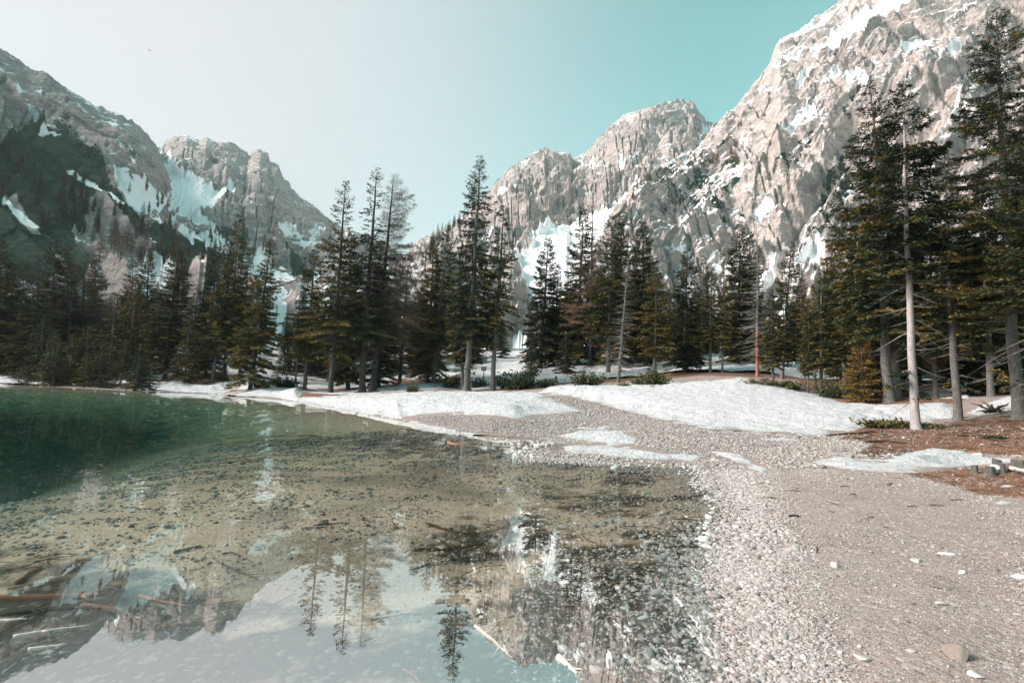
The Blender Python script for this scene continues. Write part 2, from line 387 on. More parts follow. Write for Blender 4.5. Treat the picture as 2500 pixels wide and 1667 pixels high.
gm = NT('ground_material'); gp_ = gm.pos()
at = gm.attr('zones'); sepn = gm.n('SeparateColor'); gm.t.links.new(at.outputs['Color'], sepn.inputs[0])
LT, DK, PA = sepn.outputs[0], sepn.outputs[1], sepn.outputs[2]
sx = gm.n('SeparateXYZ'); gm.t.links.new(gp_, sx.inputs[0]); PZ = sx.outputs[2]
v1 = gm.vor(gp_, 22, out='Color'); v1d = gm.vor(gp_, 22); v2 = gm.vor(gp_, 60, out='Color'); v2d = gm.vor(gp_, 60); v3d = gm.vor(gp_, 7); v3 = gm.vor(gp_, 7, out='Color')
big = gm.noise(gp_, .6, 6, .6); med = gm.noise(gp_, 4, 6, .65); fine = gm.noise(gp_, 45, 3, .6)
bw1 = gm.n('RGBToBW'); gm.t.links.new(v1, bw1.inputs[0]); bw2 = gm.n('RGBToBW'); gm.t.links.new(v2, bw2.inputs[0]); bw3 = gm.n('RGBToBW'); gm.t.links.new(v3, bw3.inputs[0])
gr1 = gm.ramp(bw1.outputs[0], [(.15, (.26, .24, .228)), (.45, (.42, .40, .385)), (.85, (.66, .64, .625))])
gr2 = gm.ramp(bw2.outputs[0], [(.1, (.20, .182, .172)), (.5, (.40, .375, .36)), (.9, (.64, .615, .60))])
gr3 = gm.ramp(bw3.outputs[0], [(.2, (.33, .31, .297)), (.8, (.54, .515, .50))])
grav = gm.mix(.5, gr1, gr2); grav = gm.mix(.35, grav, gr3)
edge = gm.ramp(v1d, [(.3, 1.0), (.7, .6)]); grav = gm.mix(.6, grav, edge, 'MULTIPLY')
mud = gm.mix(gm.ramp(med, [(.35, 0), (.7, 1)]), (.36, .335, .32), (.48, .455, .44)); mud = gm.mix(.5, mud, gr2)
rut = gm.noise(gm.map(gp_, (1, 1, 1), (0, 0, .5)), 1.3, 6, .6, 1.2); mud = gm.mix(1.0, mud, gm.ramp(rut, [(.35, .72), (.48, 1.0), (.7, 1.08)]), 'MULTIPLY')
grav = gm.mix(gm.math('MULTIPLY', PA, gm.ramp(big, [(.3, .25), (.65, .95)])), grav, mud)
litc = gm.mix(gm.ramp(med, [(.35, 0), (.62, 1)]), (.045, .034, .026), (.17, .078, .042)); litc = gm.mix(gm.ramp(fine, [(.45, 0), (.75, 1)]), litc, (.30, .17, .11))
litc = gm.mix(gm.ramp(bw1.outputs[0], [(.8, 0), (.86, .7)]), litc, (.4, .36, .33))
streak = gm.noise(gm.map(gp_, (3, 14, 5)), 1.6, 6, .7)
sand = gm.mix(gm.ramp(med, [(.3, 0), (.7, 1)]), (.56, .43, .33), (.70, .57, .46)); sand = gm.mix(.45, sand, gr2, 'MULTIPLY'); sand = gm.mix(1.0, sand, (1.55, 1.5, 1.45), 'MULTIPLY')
deb = gm.ramp(streak, [(.45, 0), (.60, 1)]); sand = gm.mix(gm.math('MULTIPLY', deb, .28), sand, (.06, .05, .035))
darkc = gm.mix(gm.ramp(bw1.outputs[0], [(.72, 0), (.8, .8)]), (.028, .022, .014), (.22, .20, .17)); darkc = gm.mix(gm.ramp(fine, [(.45, 0), (.85, .6)]), darkc, (.12, .075, .04))
bed = gm.mix(gm.math('MULTIPLY', DK, .95), sand, darkc)
silt = gm.ramp(gm.math('ADD', gm.math('MULTIPLY', PZ, -.4), gm.math('MULTIPLY', gm.math('SUBTRACT', big, .5), .6)), [(.16, 0), (.85, 1)]); bed = gm.mix(silt, bed, (.022, .030, .024))
land = gm.mix(gm.math('MULTIPLY_ADD', LT, 1.0, 0), grav, litc)
under = gm.ramp(gm.math('ADD', gm.math('MULTIPLY', PZ, 10), gm.math('MULTIPLY', med, .5)), [(.05, 1), (.32, 0)])
wet = gm.ramp(gm.math('ADD', gm.math('MULTIPLY', PZ, 8), gm.math('MULTIPLY', med, .35)), [(.10, .42), (.50, 1.0)])
land = gm.mix(1.0, land, wet, 'MULTIPLY'); col = gm.mix(under, land, bed)
hh = gm.math('ADD', gm.math('MULTIPLY', v1d, -.6), gm.math('ADD', gm.math('MULTIPLY', v2d, -.25), gm.math('MULTIPLY', med, .8)))
bn = gm.bump(hh, .6, .03)
M_ground = gm.done(col, .85, bn, .25)
keepidx = None
ground = obj('ground', mesh_np('ground', GPs, grid_faces(*GX.shape), True, {'zones': ground_att}, [M_ground]))
tag(ground, 'pale gravel shore, brown forest floor and lake bed', 'ground', kind='structure')

# snow lying on the ground
sm = NT('snow_material'); p_ = sm.pos()
n1 = sm.noise(p_, 1.2, 5, .6); n2 = sm.noise(p_, 9, 5, .6); n3 = sm.noise(sm.map(p_, (1, 1, 1)), 3.2, 4, .6)
sc_ = sm.mix(sm.ramp(n3, [(.50, 0), (.72, .5)]), (.56, .575, .58), (.47, .465, .455))
rim = sm.attr('rim'); rn = sm.noise(p_, 7, 6, .7)
sc_ = sm.mix(sm.ramp(sm.math('SUBTRACT', rn, sm.math('MULTIPLY', rim.outputs['Fac'], .5)), [(.30, 0), (.52, .75)]), sc_, (.34, .31, .29))
sc_ = sm.mix(sm.ramp(sm.noise(p_, 26, 3, .7), [(.70, 0), (.76, .55)]), sc_, (.25, .20, .16))
M_snow = sm.done(sc_, .75, sm.bump(sm.math('ADD', sm.math('MULTIPLY', n1, 1.0), sm.math('MULTIPLY', n2, .45)), .8, .4), .3)
th = .02 + .30 * sstep(0, 6, snow_m) * np.clip(Dg / 25, .25, 1.6) + .05 * fbm(GP[:, 0] / .7, GP[:, 1] / .7, 8.8, 3) * sstep(.5, 3, snow_m) * np.clip(Dg / 20, .3, 1)
ZS = np.where(snow_m > 0, th * sstep(0, .8, snow_m), -.05 + .05 * np.clip(snow_m, -1, 0)) - .006
SP = GP.copy(); SP[:, 2] += ZS
shelf = (gz < .03) & (snow_m > 0.3)
SP[:, 2] = np.where(shelf, np.maximum(SP[:, 2], .035 + .03 * sstep(.3, 2, snow_m)), SP[:, 2])
F = grid_faces(*GX.shape); ok = (snow_m > -1.2) & ((GP[:, 1] > -40) & (Dg < 900))
F = F[ok[F].all(1)]; used = np.unique(F); remap = -np.ones(len(SP), int); remap[used] = np.arange(len(used))
snow = obj('snow', mesh_np('snow', SP[used], remap[F], True, {'rim': np.clip(snow_m[used] / 2.2, 0, 1)}, [M_snow]))
tag(snow, 'old white snow lying on the gravel shore and forest floor', 'snow', kind='structure')

# ================================================================== WATER
wm = NT('water_material'); t_ = wm.t; t_.nodes.remove(wm.b)
wn = wm.noise(wm.map(wm.pos(), (1.0, 2.2, 1)), .9, 3, .5); wb = wm.bump(wn, .005, .02)
gl = wm.n('BsdfGlossy'); gl.inputs['Roughness'].default_value = .003; gl.inputs['Color'].default_value = (1, 1, 1, 1); t_.links.new(wb, gl.inputs['Normal'])
tr = wm.n('BsdfTransparent'); tr.inputs['Color'].default_value = (.97, .99, .98, 1)
ge = wm.n('NewGeometry'); dt = wm.n('VectorMath'); dt.operation = 'DOT_PRODUCT'; t_.links.new(ge.outputs['Incoming'], dt.inputs[0]); t_.links.new(ge.outputs['Normal'], dt.inputs[1])
fac = wm.ramp(wm.math('ABSOLUTE', dt.outputs['Value']), [(.0, .92), (.07, .62), (.22, .43), (.45, .50), (.72, .14), (1.0, .06)])
mx = wm.n('MixShader'); t_.links.new(fac, mx.inputs[0]); t_.links.new(tr.outputs[0], mx.inputs[1]); t_.links.new(gl.outputs[0], mx.inputs[2])
t_.links.new(mx.outputs[0], wm.out.inputs['Surface'])
va = wm.n('VolumeAbsorption'); va.inputs['Color'].default_value = (.38, .80, .72, 1); va.inputs['Density'].default_value = .10
vsn = wm.n('VolumeScatter'); vsn.inputs['Color'].default_value = (.10, .85, .62, 1); vsn.inputs['Density'].default_value = .00025
ad = wm.n('AddShader'); t_.links.new(va.outputs[0], ad.inputs[0]); t_.links.new(vsn.outputs[0], ad.inputs[1]); t_.links.new(ad.outputs[0], wm.out.inputs['Volume'])
def box_mesh(name, a, b, mat):
    V = np.array([[x, y, z] for x in (a[0], b[0]) for y in (a[1], b[1]) for z in (a[2], b[2])])
    F = np.array([[0, 1, 3, 2], [4, 6, 7, 5], [0, 4, 5, 1], [2, 3, 7, 6], [0, 2, 6, 4], [1, 5, 7, 3]])
    return mesh_np(name, V, F, False, None, [mat] if mat else None)
lake = obj('lake_water', box_mesh('lake_water', (-170, -150, -9), (40, 112, 0), wm.m))
tag(lake, 'clear still lake water mirroring the mountains', 'water', kind='structure')

# ================================================================== MOUNTAINS
def rock_material(name, strata_rot, warm, dark, streaks):
    m = NT(name); p = m.pos()
    at = m.attr('cover'); sp_ = m.n('SeparateColor'); m.t.links.new(at.outputs['Color'], sp_.inputs[0])
    SN, GRN, SCR = sp_.outputs
    n1 = m.noise(p, .008, 8, .62); n2 = m.noise(p, .05, 8, .68, .4); n3 = m.noise(m.map(p, (.02, .02, .14), strata_rot), 1, 8, .65, .6)
    n4 = m.noise(m.map(p, (.05, .05, .006)), 1, 6, .6); n5 = m.noise(p, .22, 6, .7)
    base = m.mix(m.ramp(n1, [(.35, 0), (.65, 1)]), dark, warm)
    base = m.mix(m.math('MULTIPLY', m.ramp(n3, [(.38, 1), (.58, 0)]), .62), base, tuple(c * .45 for c in dark))
    base = m.mix(m.math('MULTIPLY', m.ramp(n4, [(.50, 0), (.68, 1)]), streaks), base, (.26, .19, .16))
    base = m.mix(m.math('MULTIPLY', m.ramp(n5, [(.56, 0), (.66, 1)]), .5), base, tuple(min(1, c * 1.35) for c in warm))
    base = m.mix(m.math('MULTIPLY', m.ramp(n5, [(.36, 1), (.46, 0)]), .6), base, tuple(c * .4 for c in dark))
    base = m.mix(m.math('MULTIPLY', m.ramp(n2, [(.62, 0), (.72, 1)]), .35), base, (.42, .27, .20))
    scr = m.mix(n5, (.38, .335, .32), (.56, .51, .49))
    c = m.mix(m.ramp(m.math('ADD', SCR, m.math('MULTIPLY', m.math('SUBTRACT', n2, .5), .9)), [(.45, 0), (.55, 1)]), base, scr)
    gcol = m.mix(m.ramp(m.math('ADD', m.math('MULTIPLY', m.noise(p, .30, 4, .8), .6), m.math('MULTIPLY', m.noise(p, .03, 4, .6), .4)), [(.38, 0), (.62, 1)]), (.006, .034, .026), (.05, .085, .055))
    c = m.mix(m.ramp(m.math('ADD', GRN, m.math('MULTIPLY', m.math('SUBTRACT', n5, .5), 1.9)), [(.46, 0), (.54, 1)]), c, gcol)
    sfac = m.ramp(m.math('ADD', SN, m.math('MULTIPLY', m.math('SUBTRACT', n5, .5), 1.0)), [(.47, 0), (.53, 1)])
    c = m.mix(sfac, c, (.84, .86, .87))
    rg = m.n('TexNoise'); rg.noise_type = 'RIDGED_MULTIFRACTAL'; m.t.links.new(m.map(p, (.010, .010, .055), strata_rot), rg.inputs['Vector']); rg.inputs['Scale'].default_value = 1; rg.inputs['Detail'].default_value = 7; rg.inputs['Roughness'].default_value = .6; rg.inputs['Distortion'].default_value = .5
    vc = m.vor(m.map(p, (.03, .03, .09), strata_rot), 1, 'DISTANCE_TO_EDGE')
    c = m.mix(m.math('MULTIPLY', m.ramp(vc, [(.0, .2), (.04, 0)]), m.math('SUBTRACT', 1.0, sfac)), c, tuple(x * .35 for x in dark))
    n3 = m.math('ADD', m.math('MULTIPLY', n3, .7), m.math('MULTIPLY', rg.outputs['Fac'], .45))
    h = m.math('ADD', m.math('MULTIPLY', n3, 1.0), m.math('ADD', m.math('MULTIPLY', n2, .9), m.math('MULTIPLY', n5, .5)))
    h = m.math('MULTIPLY', h, m.math('SUBTRACT', 1.0, m.math('MULTIPLY', sfac, .75)))
    return m.done(c, .95, m.bump(h, .9, 9.0), .1)

def mountain(name, crest, foot, nu, nv, strat, polys, mat, seed, raw=False, amp=1.0, snow_bias=0.0, green_bias=-1.0, back=1.35, prof=1.0, terr=1.0, ledge=60.):
    cv_ = (lambda x, y: (R(x), y)) if raw else (lambda x, y: azt(x * K, y * K))
    ca = np.array([(*cv_(x, y), D) for x, y, D in crest]); fa = np.array([(*cv_(x, y), D) for x, y, D in foot])
    ca = ca[np.argsort(ca[:, 0])]; fa = fa[np.argsort(fa[:, 0])]
    az = np.linspace(ca[0, 0], ca[-1, 0], nu)
    Dc = np.interp(az, ca[:, 0], ca[:, 2]); zc = np.interp(az, ca[:, 0], ca[:, 1]) * Dc
    Df = np.interp(az, fa[:, 0], fa[:, 2]); zf = np.interp(az, fa[:, 0], fa[:, 1]) * Df
    v = np.concatenate([np.linspace(0, 1, nv), 1 + np.linspace(0, 1, 26)[1:]])[:, None]
    vf = np.clip(v, 0, 1); vb = np.clip(v - 1, 0, 1)
    D = Df + (Dc - Df) * vf + Dc * (back - 1) * vb
    Z = zf + (zc - zf) * vf ** prof - (zc - zf) * (vb ** 1.2) * 1.0
    s = az[None] * Dc.mean() + 0 * D; t = Z + 0 * s
    c_, s_ = math.cos(R(strat)), math.sin(R(strat)); q1 = s * c_ + t * s_; q2 = -s * s_ + t * c_
    fade = 1 - .85 * sstep(.80, .99, vf)
    # warped ribs and gullies, then tilted ledges, then broken rock
    wx = 26 * fbm(s / 260, t / 260, seed, 3); wy = 26 * fbm(s / 260 + 50, t / 260, seed + 5, 3)
    q1w, q2w = q1 + wx, q2 + wy
    rib = ridged((s + wx) / 300, (t + wy) / 620, seed + 1.5, 4) - .8
    slab = ridged(q1w / 420, q2w / 95, seed + 2.5, 4) - .8
    rough_ = .8 - ridged((s + wx) / 75, (t + wy) / 60, seed + 3.5, 5)
    T = q2w / ledge + .9 * fbm(q1w / 260, q2w / 160, seed + 4.5, 3)
    fr_ = T - np.floor(T); step = (fr_ ** 3 - .25)
    T2 = q2w / (ledge * .31) + .8 * fbm(q1w / 110, q2w / 60, seed + 6.5, 3); f2 = T2 - np.floor(T2); step2 = f2 ** 3 - .25
    def hatch(L1, L2, sd):                       # sharp edged ribs running along the bedding
        n = pn((q1w + .5 * wy) / L1, q2w / L2, sd); return (1 - np.abs(n) * 1.7)
    joint = sstep(.86, 1.0, hatch(90, 420, seed + 41)) + .7 * sstep(.84, 1.0, hatch(38, 200, seed + 42))      # cracks across the beds
    blocky = pn(q1w / 130, q2w / 60, seed + 43); blocky = np.round(blocky * 3.2) / 3.2                       # flat faces that step in and out
    d = amp * (15 * rib * fade + 14 * (hatch(420, 85, seed + 44) - .6) * fade + 9 * (hatch(210, 32, seed + 45) - .6) + 5 * (hatch(95, 14, seed + 46) - .6) + 2.8 * (hatch(42, 6.5, seed + 47) - .6)
               + 13 * blocky * (.35 + .65 * fade) - 8 * joint * (.3 + .7 * fade) + 6 * rough_ * (.45 + .55 * fade) + terr * (17 * step * fade + 9 * step2 * (.3 + .7 * fade)) + 1.6 * fbm(s / 7, t / 5, seed, 2))
    smooth_m = np.zeros(D.shape)
    # carve/smooth under the snow and scree sheets
    X0 = np.stack([D * np.sin(az), D * np.cos(az), CAM_H + Z], -1)
    ppx, ppy = project(X0.reshape(-1, 3)); ppx = ppx.reshape(D.shape); ppy = ppy.reshape(D.shape)
    jx = 14 * fbm(s / 60, t / 60, seed + 8, 5, 2.03, .6); jy = 14 * fbm(s / 60, t / 60, seed + 9, 5, 2.03, .6)
    cov = {}
    for kind, pls in polys.items():
        m = np.full(D.shape, -9.0)
        for pl in pls:
            m = np.maximum(m, poly_sd(ppx + jx, ppy + jy, dsp(pl)) / 7.0)
        cov[kind] = m + np.where(m > -4, 1.5 * fbm(q1w / 70, q2w / 16, seed + 21 + len(kind), 4), 0) - .3
    sheet = np.maximum(cov.get('snow', -9 + 0 * D), cov.get('scree', -9 + 0 * D))
    d = d * (1 - .88 * sstep(-.5, 2.5, sheet)) - 6 * sstep(-.5, 2, sheet)
    d = d * (1 - .6 * sstep(0, 3, cov.get('green', -9 + 0 * D)))
    lean = .55
    D2 = D - d * lean; Z2 = Z + d * .62
    Z2 = np.where(v > 1, Z2 - 0 * Z2, Z2)
    D2[0] = Df * .72; Z2[0] = np.minimum(8, zf - 20)
    X = np.stack([D2 * np.sin(az), D2 * np.cos(az), CAM_H + Z2], -1)
    du = np.gradient(X, axis=1); dv = np.gradient(X, axis=0); N = np.cross(du, dv); N /= np.linalg.norm(N, axis=-1)[..., None] + 1e-9
    nz = N[..., 2]; nz = np.where(nz.mean() < 0, -nz, nz)
    # low-pass the slope a little so ledges read as strips of snow
    k = (nz + np.roll(nz, 1, 0) + np.roll(nz, -1, 0) + np.roll(nz, 1, 1) + np.roll(nz, -1, 1)) / 5
    base_n = np.median(k)
    sn = (k - base_n - .13) * 2.8 + snow_bias + .35 * fbm(s / 120, t / 120, seed + 11, 3) + .5
    lm = fbm(q1w / 150, q2w / 70, seed + 15, 3)
    stripe = np.maximum((.20 - fr_) * 4 * sstep(-.05, .5, lm), (.24 - f2) * 3.2 * sstep(.15, .6, lm + .25 * snow_bias)) + .46
    sn = np.maximum(sn, np.where((fr_ < .22) | (f2 < .25), stripe, 0))
    sn = np.maximum(sn, .5 + cov['snow'] * .6) if 'snow' in cov else sn
    for kk in ('green', 'scree', 'rock'):
        if kk in cov: sn = np.where(cov[kk] > 0, np.minimum(sn, np.where(cov.get('snow', -9) > 0, 1.0, .25 if kk != 'scree' else .42)), sn)
    gr = green_bias + .5 + .7 * fbm(s / 90, t / 60, seed + 12, 4) + .4 * (k - base_n)
    if 'green' in cov: gr = np.maximum(gr, np.where(cov['green'] > -1, np.minimum(.5 + cov['green'] * .4, .86) + .55 * fbm(q1w / 110, q2w / 20, seed + 31, 4) + .06, -1))
    if 'scree' in cov: gr = np.where(cov['scree'] > 0, np.minimum(gr, .1), gr)
    if 'tuft' in cov: gr = np.maximum(gr, np.where(cov['tuft'] > 0, .42 + .5 * fbm(s / 25, t / 18, seed + 13, 3), -1))
    scv = np.clip(.5 + cov['scree'] * .5, 0, 1) if 'scree' in cov else 0 * D
    cover = np.clip(np.stack([sn, gr, scv], -1), 0, 1)
    o = obj(name, mesh_np(name, X.reshape(-1, 3), grid_faces(len(v), nu), False, {'cover': cover.reshape(-1, 3)}, [mat]))
    return o

M_rockR = rock_material('sunlit_limestone', (0, R(-38), 0), (.70, .605, .555), (.53, .48, .455), .25)
M_rockD = rock_material('dome_limestone', (0, R(-15), 0), (.60, .52, .48), (.44, .41, .39), .4)
M_rockL = rock_material('left_limestone', (0, R(40), 0), (.52, .45, .42), (.36, .335, .325), .25)
M_rockB = rock_material('far_limestone', (0, R(10), 0), (.56, .49, .46), (.42, .39, .375), .3)

# E: the big right wall, D: the dome, A: the left flank, B: the far plateau
mE = mountain('mountain_side',
    [(1340,640,420),(1372,570,470),(1400,520,520),(1430,465,580),(1450,425,620),(1480,395,660),(1540,372,740),(1600,338,820),(1640,295,880),(1668,262,900),(1690,255,900),(1710,222,920),(1740,190,930),(1770,140,940),(1782,100,950),(1792,82,950),(1850,52,960),(1890,25,970),(1920,8,980),(1990,-60,1000),(2100,-140,1000),(2250,-200,1000),(2500,-260,1000),(3300,-100,1100)],
    [(1300,700,320),(1500,720,300),(1800,740,280),(2200,760,260),(3300,800,260)], 1150, 680, 38,
    {'snow': [[(1690,262),(1740,235),(1800,203),(1795,216),(1730,250)],[(1850,205),(1950,168),(2060,146),(1960,186)],[(1700,332),(1790,298),(1850,293),(1780,318)],[(1560,372),(1650,343),(1645,356),(1570,382)],[(1975,305),(2010,268),(2045,238),(2020,292)],[(1715,472),(1760,438),(1778,444),(1735,484)],[(1955,445),(2000,378),(2014,398),(1975,452)],[(1625,442),(1700,430),(1695,441)],[(1515,577),(1600,558),(1592,574)],[(1640,602),(1720,583),(1705,602),(1650,614)],[(1765,155),(1830,108),(1843,117),(1785,168)],[(1793,78),(1850,44),(1920,0),(1925,15),(1855,62),(1800,94)],[(1880,330),(1930,290),(1945,296),(1890,345)],[(2060,120),(2140,60),(2160,70),(2080,135)],[(1925,60),(1990,10),(2060,-20),(2120,-30),(2100,10),(2050,45),(1990,90),(1940,115),(1880,150),(1850,140),(1880,105)],
              [(1850,150),(1900,140),(1880,165),(1850,190),(1825,200),(1835,165)],[(1800,290),(1850,240),(1890,240),(1860,270),(1810,300)],
              [(1828,590),(1850,570),(1870,545),(1905,560),(1900,600),(1870,622),(1835,610)],[(1925,215),(1990,190),(2040,185),(1980,205),(1930,225)],
              [(1610,340),(1660,300),(1640,330),(1600,360)],[(1720,600),(1760,590),(1790,600),(1740,612)],[(1560,320),(1600,300),(1640,296),(1610,335)]],
     'tuft': [[(1450,430),(1500,395),(1600,365),(1700,340),(1700,480),(1600,500),(1500,470)],[(1800,600),(1850,480),(1920,330),(1990,280),(1980,400),(1920,500),(1870,600)],[(1820,300),(1900,250),(1990,220),(1960,280),(1850,330),(1760,400),(1780,340)]]},
    M_rockR, 3.0, amp=.85, snow_bias=-.06, green_bias=-.95, prof=.95, ledge=70)
tag(mE, 'huge pale sunlit limestone face rising out of the frame at the right', 'mountain', kind='structure')
mD = mountain('mountain_dome',
    [(820,660,900),(900,620,1000),(960,572,1100),(1010,540,1150),(1060,495,1250),(1115,452,1350),(1140,415,1400),(1180,383,1500),(1230,362,1550),(1270,351,1550),(1309,351,1560),(1316,368,1600),(1345,352,1650),(1370,325,1700),(1400,292,1800),(1440,264,1850),(1480,250,1900),(1525,243,1900),(1560,240,1900),(1592,240,1900),(1606,262,1900),(1622,282,1880),(1650,292,1850),(1720,330,1800),(1900,380,1700)],
    [(780,705,420),(1000,720,400),(1300,740,380),(1900,780,400)], 700, 420, 12,
    {'snow': [[(1180,575),(1215,540),(1250,515),(1330,490),(1400,455),(1460,420),(1490,400),(1470,440),(1430,480),(1400,520),(1420,700),(1240,700),(1200,640)],
              [(1138,432),(1180,413),(1185,420),(1150,443)],[(1150,470),(1190,455),(1195,462),(1155,480)],[(1440,262),(1478,248),(1462,276),(1420,302)],[(1538,252),(1556,240),(1552,264)],[(1378,388),(1440,372),(1434,388)],[(1190,378),(1240,360),(1270,353),(1250,368),(1200,388)],[(1320,372),(1350,365),(1420,390),(1390,395),(1330,385)],[(1620,300),(1650,290),(1620,330),(1590,345)]],
     'rock': [[(1270,360),(1312,356),(1330,480),(1240,520),(1200,530),(1140,430)]]},
    M_rockD, 17.0, amp=1.2, snow_bias=-.08, prof=.9, ledge=80)
tag(mD, 'rounded limestone peak above the snowy gully', 'mountain', kind='structure')
mA = mountain('mountain_flank',
    [(-1500,100,560),(-900,-90,620),(-560,-120,650),(-300,-100,700),(-100,40,760),(0,110,800),(40,138,820),(60,152,830),(100,168,850),(150,200,880),(200,235,920),(240,255,960),(268,260,1000),(300,275,1050),(340,308,1120),(358,330,1180),(380,372,1150),(400,440,1050),(450,500,950),(520,555,860),(600,600,780),(680,630,700),(760,655,640)],
    [(-1500,700,190),(-300,700,200),(0,690,210),(300,690,230),(500,690,260),(760,690,330)], 1000, 560, -38,
    {'snow': [[(262,385),(300,405),(350,425),(410,450),(480,530),(570,605),(500,580),(400,525),(320,475),(270,435)],[(255,330),(290,345),(330,400),(310,400)],[(150,215),(200,245),(250,275),(235,278),(180,245)],[(20,150),(70,185),(120,215),(100,215),(40,180)],[(350,500),(430,550),(520,600),(600,640),(560,640),(460,590)],
              [(130,385),(200,425),(270,470),(330,505),(300,500),(220,455),(150,410)],[(0,435),(50,470),(100,520),(60,505),(0,460)],
              [(60,262),(85,270),(80,290),(60,285)],[(90,300),(140,310),(120,325),(85,320)],[(250,600),(340,590),(400,650),(300,680)],[(85,230),(60,215),(20,175),(60,195)]],
     'scree': [[(200,455),(235,462),(290,515),(340,575),(345,620),(300,610),(240,570),(150,530),(190,500)],[(0,440),(40,450),(100,525),(60,520)],[(110,540),(160,590),(190,640),(140,600)],[(400,440),(440,500),(520,560),(600,610),(560,600),(470,550),(410,480)]],
     'green': [[(-200,400),(60,300),(110,290),(150,300),(180,340),(230,370),(270,440),(330,500),(430,560),(560,640),(500,680),(380,640),(300,520),(230,470),(160,520),(230,600),(100,620),(-200,560)],
               [(370,430),(440,500),(520,560),(620,630),(560,610),(430,520)]],
     'rock': [[(-40,180),(40,260),(100,340),(110,420),(60,440),(0,400),(-60,330)],[(230,390),(270,400),(300,450),(260,460),(240,430)],[(150,300),(220,330),(250,360),(200,350)]]},
    M_rockL, 29.0, amp=.75, snow_bias=-.12, green_bias=-.80, prof=1.0, ledge=60)
tag(mA, 'dark pine covered mountain flank falling away from the left edge', 'mountain', kind='structure')
mB = mountain('mountain_plateau',
    [(250,330,1700),(340,340,1700),(372,342,1700),(380,325,1750),(400,317,1750),(430,314,1760),(455,322,1760),(475,320,1770),(500,332,1770),(525,333,1780),(545,345,1780),(570,360,1780),(580,352,1760),(600,348,1750),(615,356,1740),(622,372,1700),(640,382,1650),(652,412,1600),(690,455,1500),(740,488,1400),(765,515,1350),(860,560,1300),(960,600,1250),(1060,640,1200)],
    [(200,700,500),(600,690,520),(1060,700,560)], 560, 380, -8,
    {'snow': [[(368,340),(385,350),(420,395),(470,425),(540,420),(560,400),(550,430),(500,470),(460,500),(500,550),(560,600),(640,650),(700,680),(560,640),(440,560),(380,470),(372,400)],
              [(560,600),(600,560),(640,600),(690,640),(740,600),(730,650),(650,660)],[(640,500),(700,530),(740,520),(735,560),(690,550)]],
     'green': [[(480,520),(530,500),(560,540),(600,560),(560,570),(500,560)],[(660,540),(700,590),(720,640),(690,620),(665,580)],[(490,440),(540,430),(550,455),(500,465)]],
     'rock': [[(378,330),(560,360),(540,400),(480,400),(440,380),(400,360)],[(560,360),(640,380),(660,430),(600,470),(560,420)]]},
    M_rockB, 41.0, amp=1.0, snow_bias=.02, green_bias=-.85, prof=.9, ledge=75)
tag(mB, 'jagged grey plateau peak with snow couloirs behind the left flank', 'mountain', kind='structure')

# ================================================================== TREES
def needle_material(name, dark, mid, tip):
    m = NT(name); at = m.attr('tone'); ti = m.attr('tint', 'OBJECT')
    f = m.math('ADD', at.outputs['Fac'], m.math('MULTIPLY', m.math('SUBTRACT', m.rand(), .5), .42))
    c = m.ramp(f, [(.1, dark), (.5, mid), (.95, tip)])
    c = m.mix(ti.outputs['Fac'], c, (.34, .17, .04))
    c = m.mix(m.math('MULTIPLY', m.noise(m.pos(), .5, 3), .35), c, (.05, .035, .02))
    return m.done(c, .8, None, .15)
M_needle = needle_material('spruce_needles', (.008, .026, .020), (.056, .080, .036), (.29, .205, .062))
M_larch = needle_material('larch_twigs', (.09, .068, .052), (.18, .13, .095), (.30, .21, .14))
def bark_material(name, a, b, c3):
    m = NT(name); p = m.objc(); n = m.noise(m.map(p, (3, 3, .8)), 4, 6, .7); n2 = m.noise(m.map(p, (8, 8, 3)), 3, 5, .7)
    c = m.mix(m.ramp(n, [(.35, 0), (.65, 1)]), a, b); c = m.mix(m.ramp(n2, [(.55, 0), (.7, .7)]), c, c3)
    return m.done(c, .9, m.bump(n2, .7, .03), .15)
M_bark = bark_material('grey_bark', (.07, .067, .062), (.17, .16, .15), (.24, .24, .225))
M_bark_dark = bark_material('dark_bark', (.035, .033, .03), (.09, .082, .075), (.16, .16, .15))
M_bark_pale = bark_material('pale_bark', (.27, .235, .23), (.44, .40, .395), (.19, .165, .155))
sg = NT('snag_bark'); sz = sg.n('SeparateXYZ'); p = sg.objc(); sg.t.links.new(p, sz.inputs[0]); n = sg.noise(sg.map(p, (3, 3, .8)), 4, 6, .7)
f = sg.ramp(sg.math('ADD', sg.math('MULTIPLY', sz.outputs[2], .1), sg.math('MULTIPLY', n, .5)), [(.85, 0), (.98, 1)])
M_snag = sg.done(sg.mix(f, sg.mix(n, (.20, .085, .06), (.36, .19, .14)), sg.mix(n, (.09, .085, .08), (.22, .21, .20))), .9, sg.bump(n, .6, .03), .15)
M_bark_red = bark_material('red_bark', (.17, .075, .05), (.32, .16, .12), (.10, .06, .05))
M_twig = bark_material('dead_twigs', (.13, .12, .11), (.26, .245, .225), (.30, .29, .26))
M_twig_dark = bark_material('dark_twigs', (.05, .043, .036), (.10, .088, .075), (.14, .12, .10))

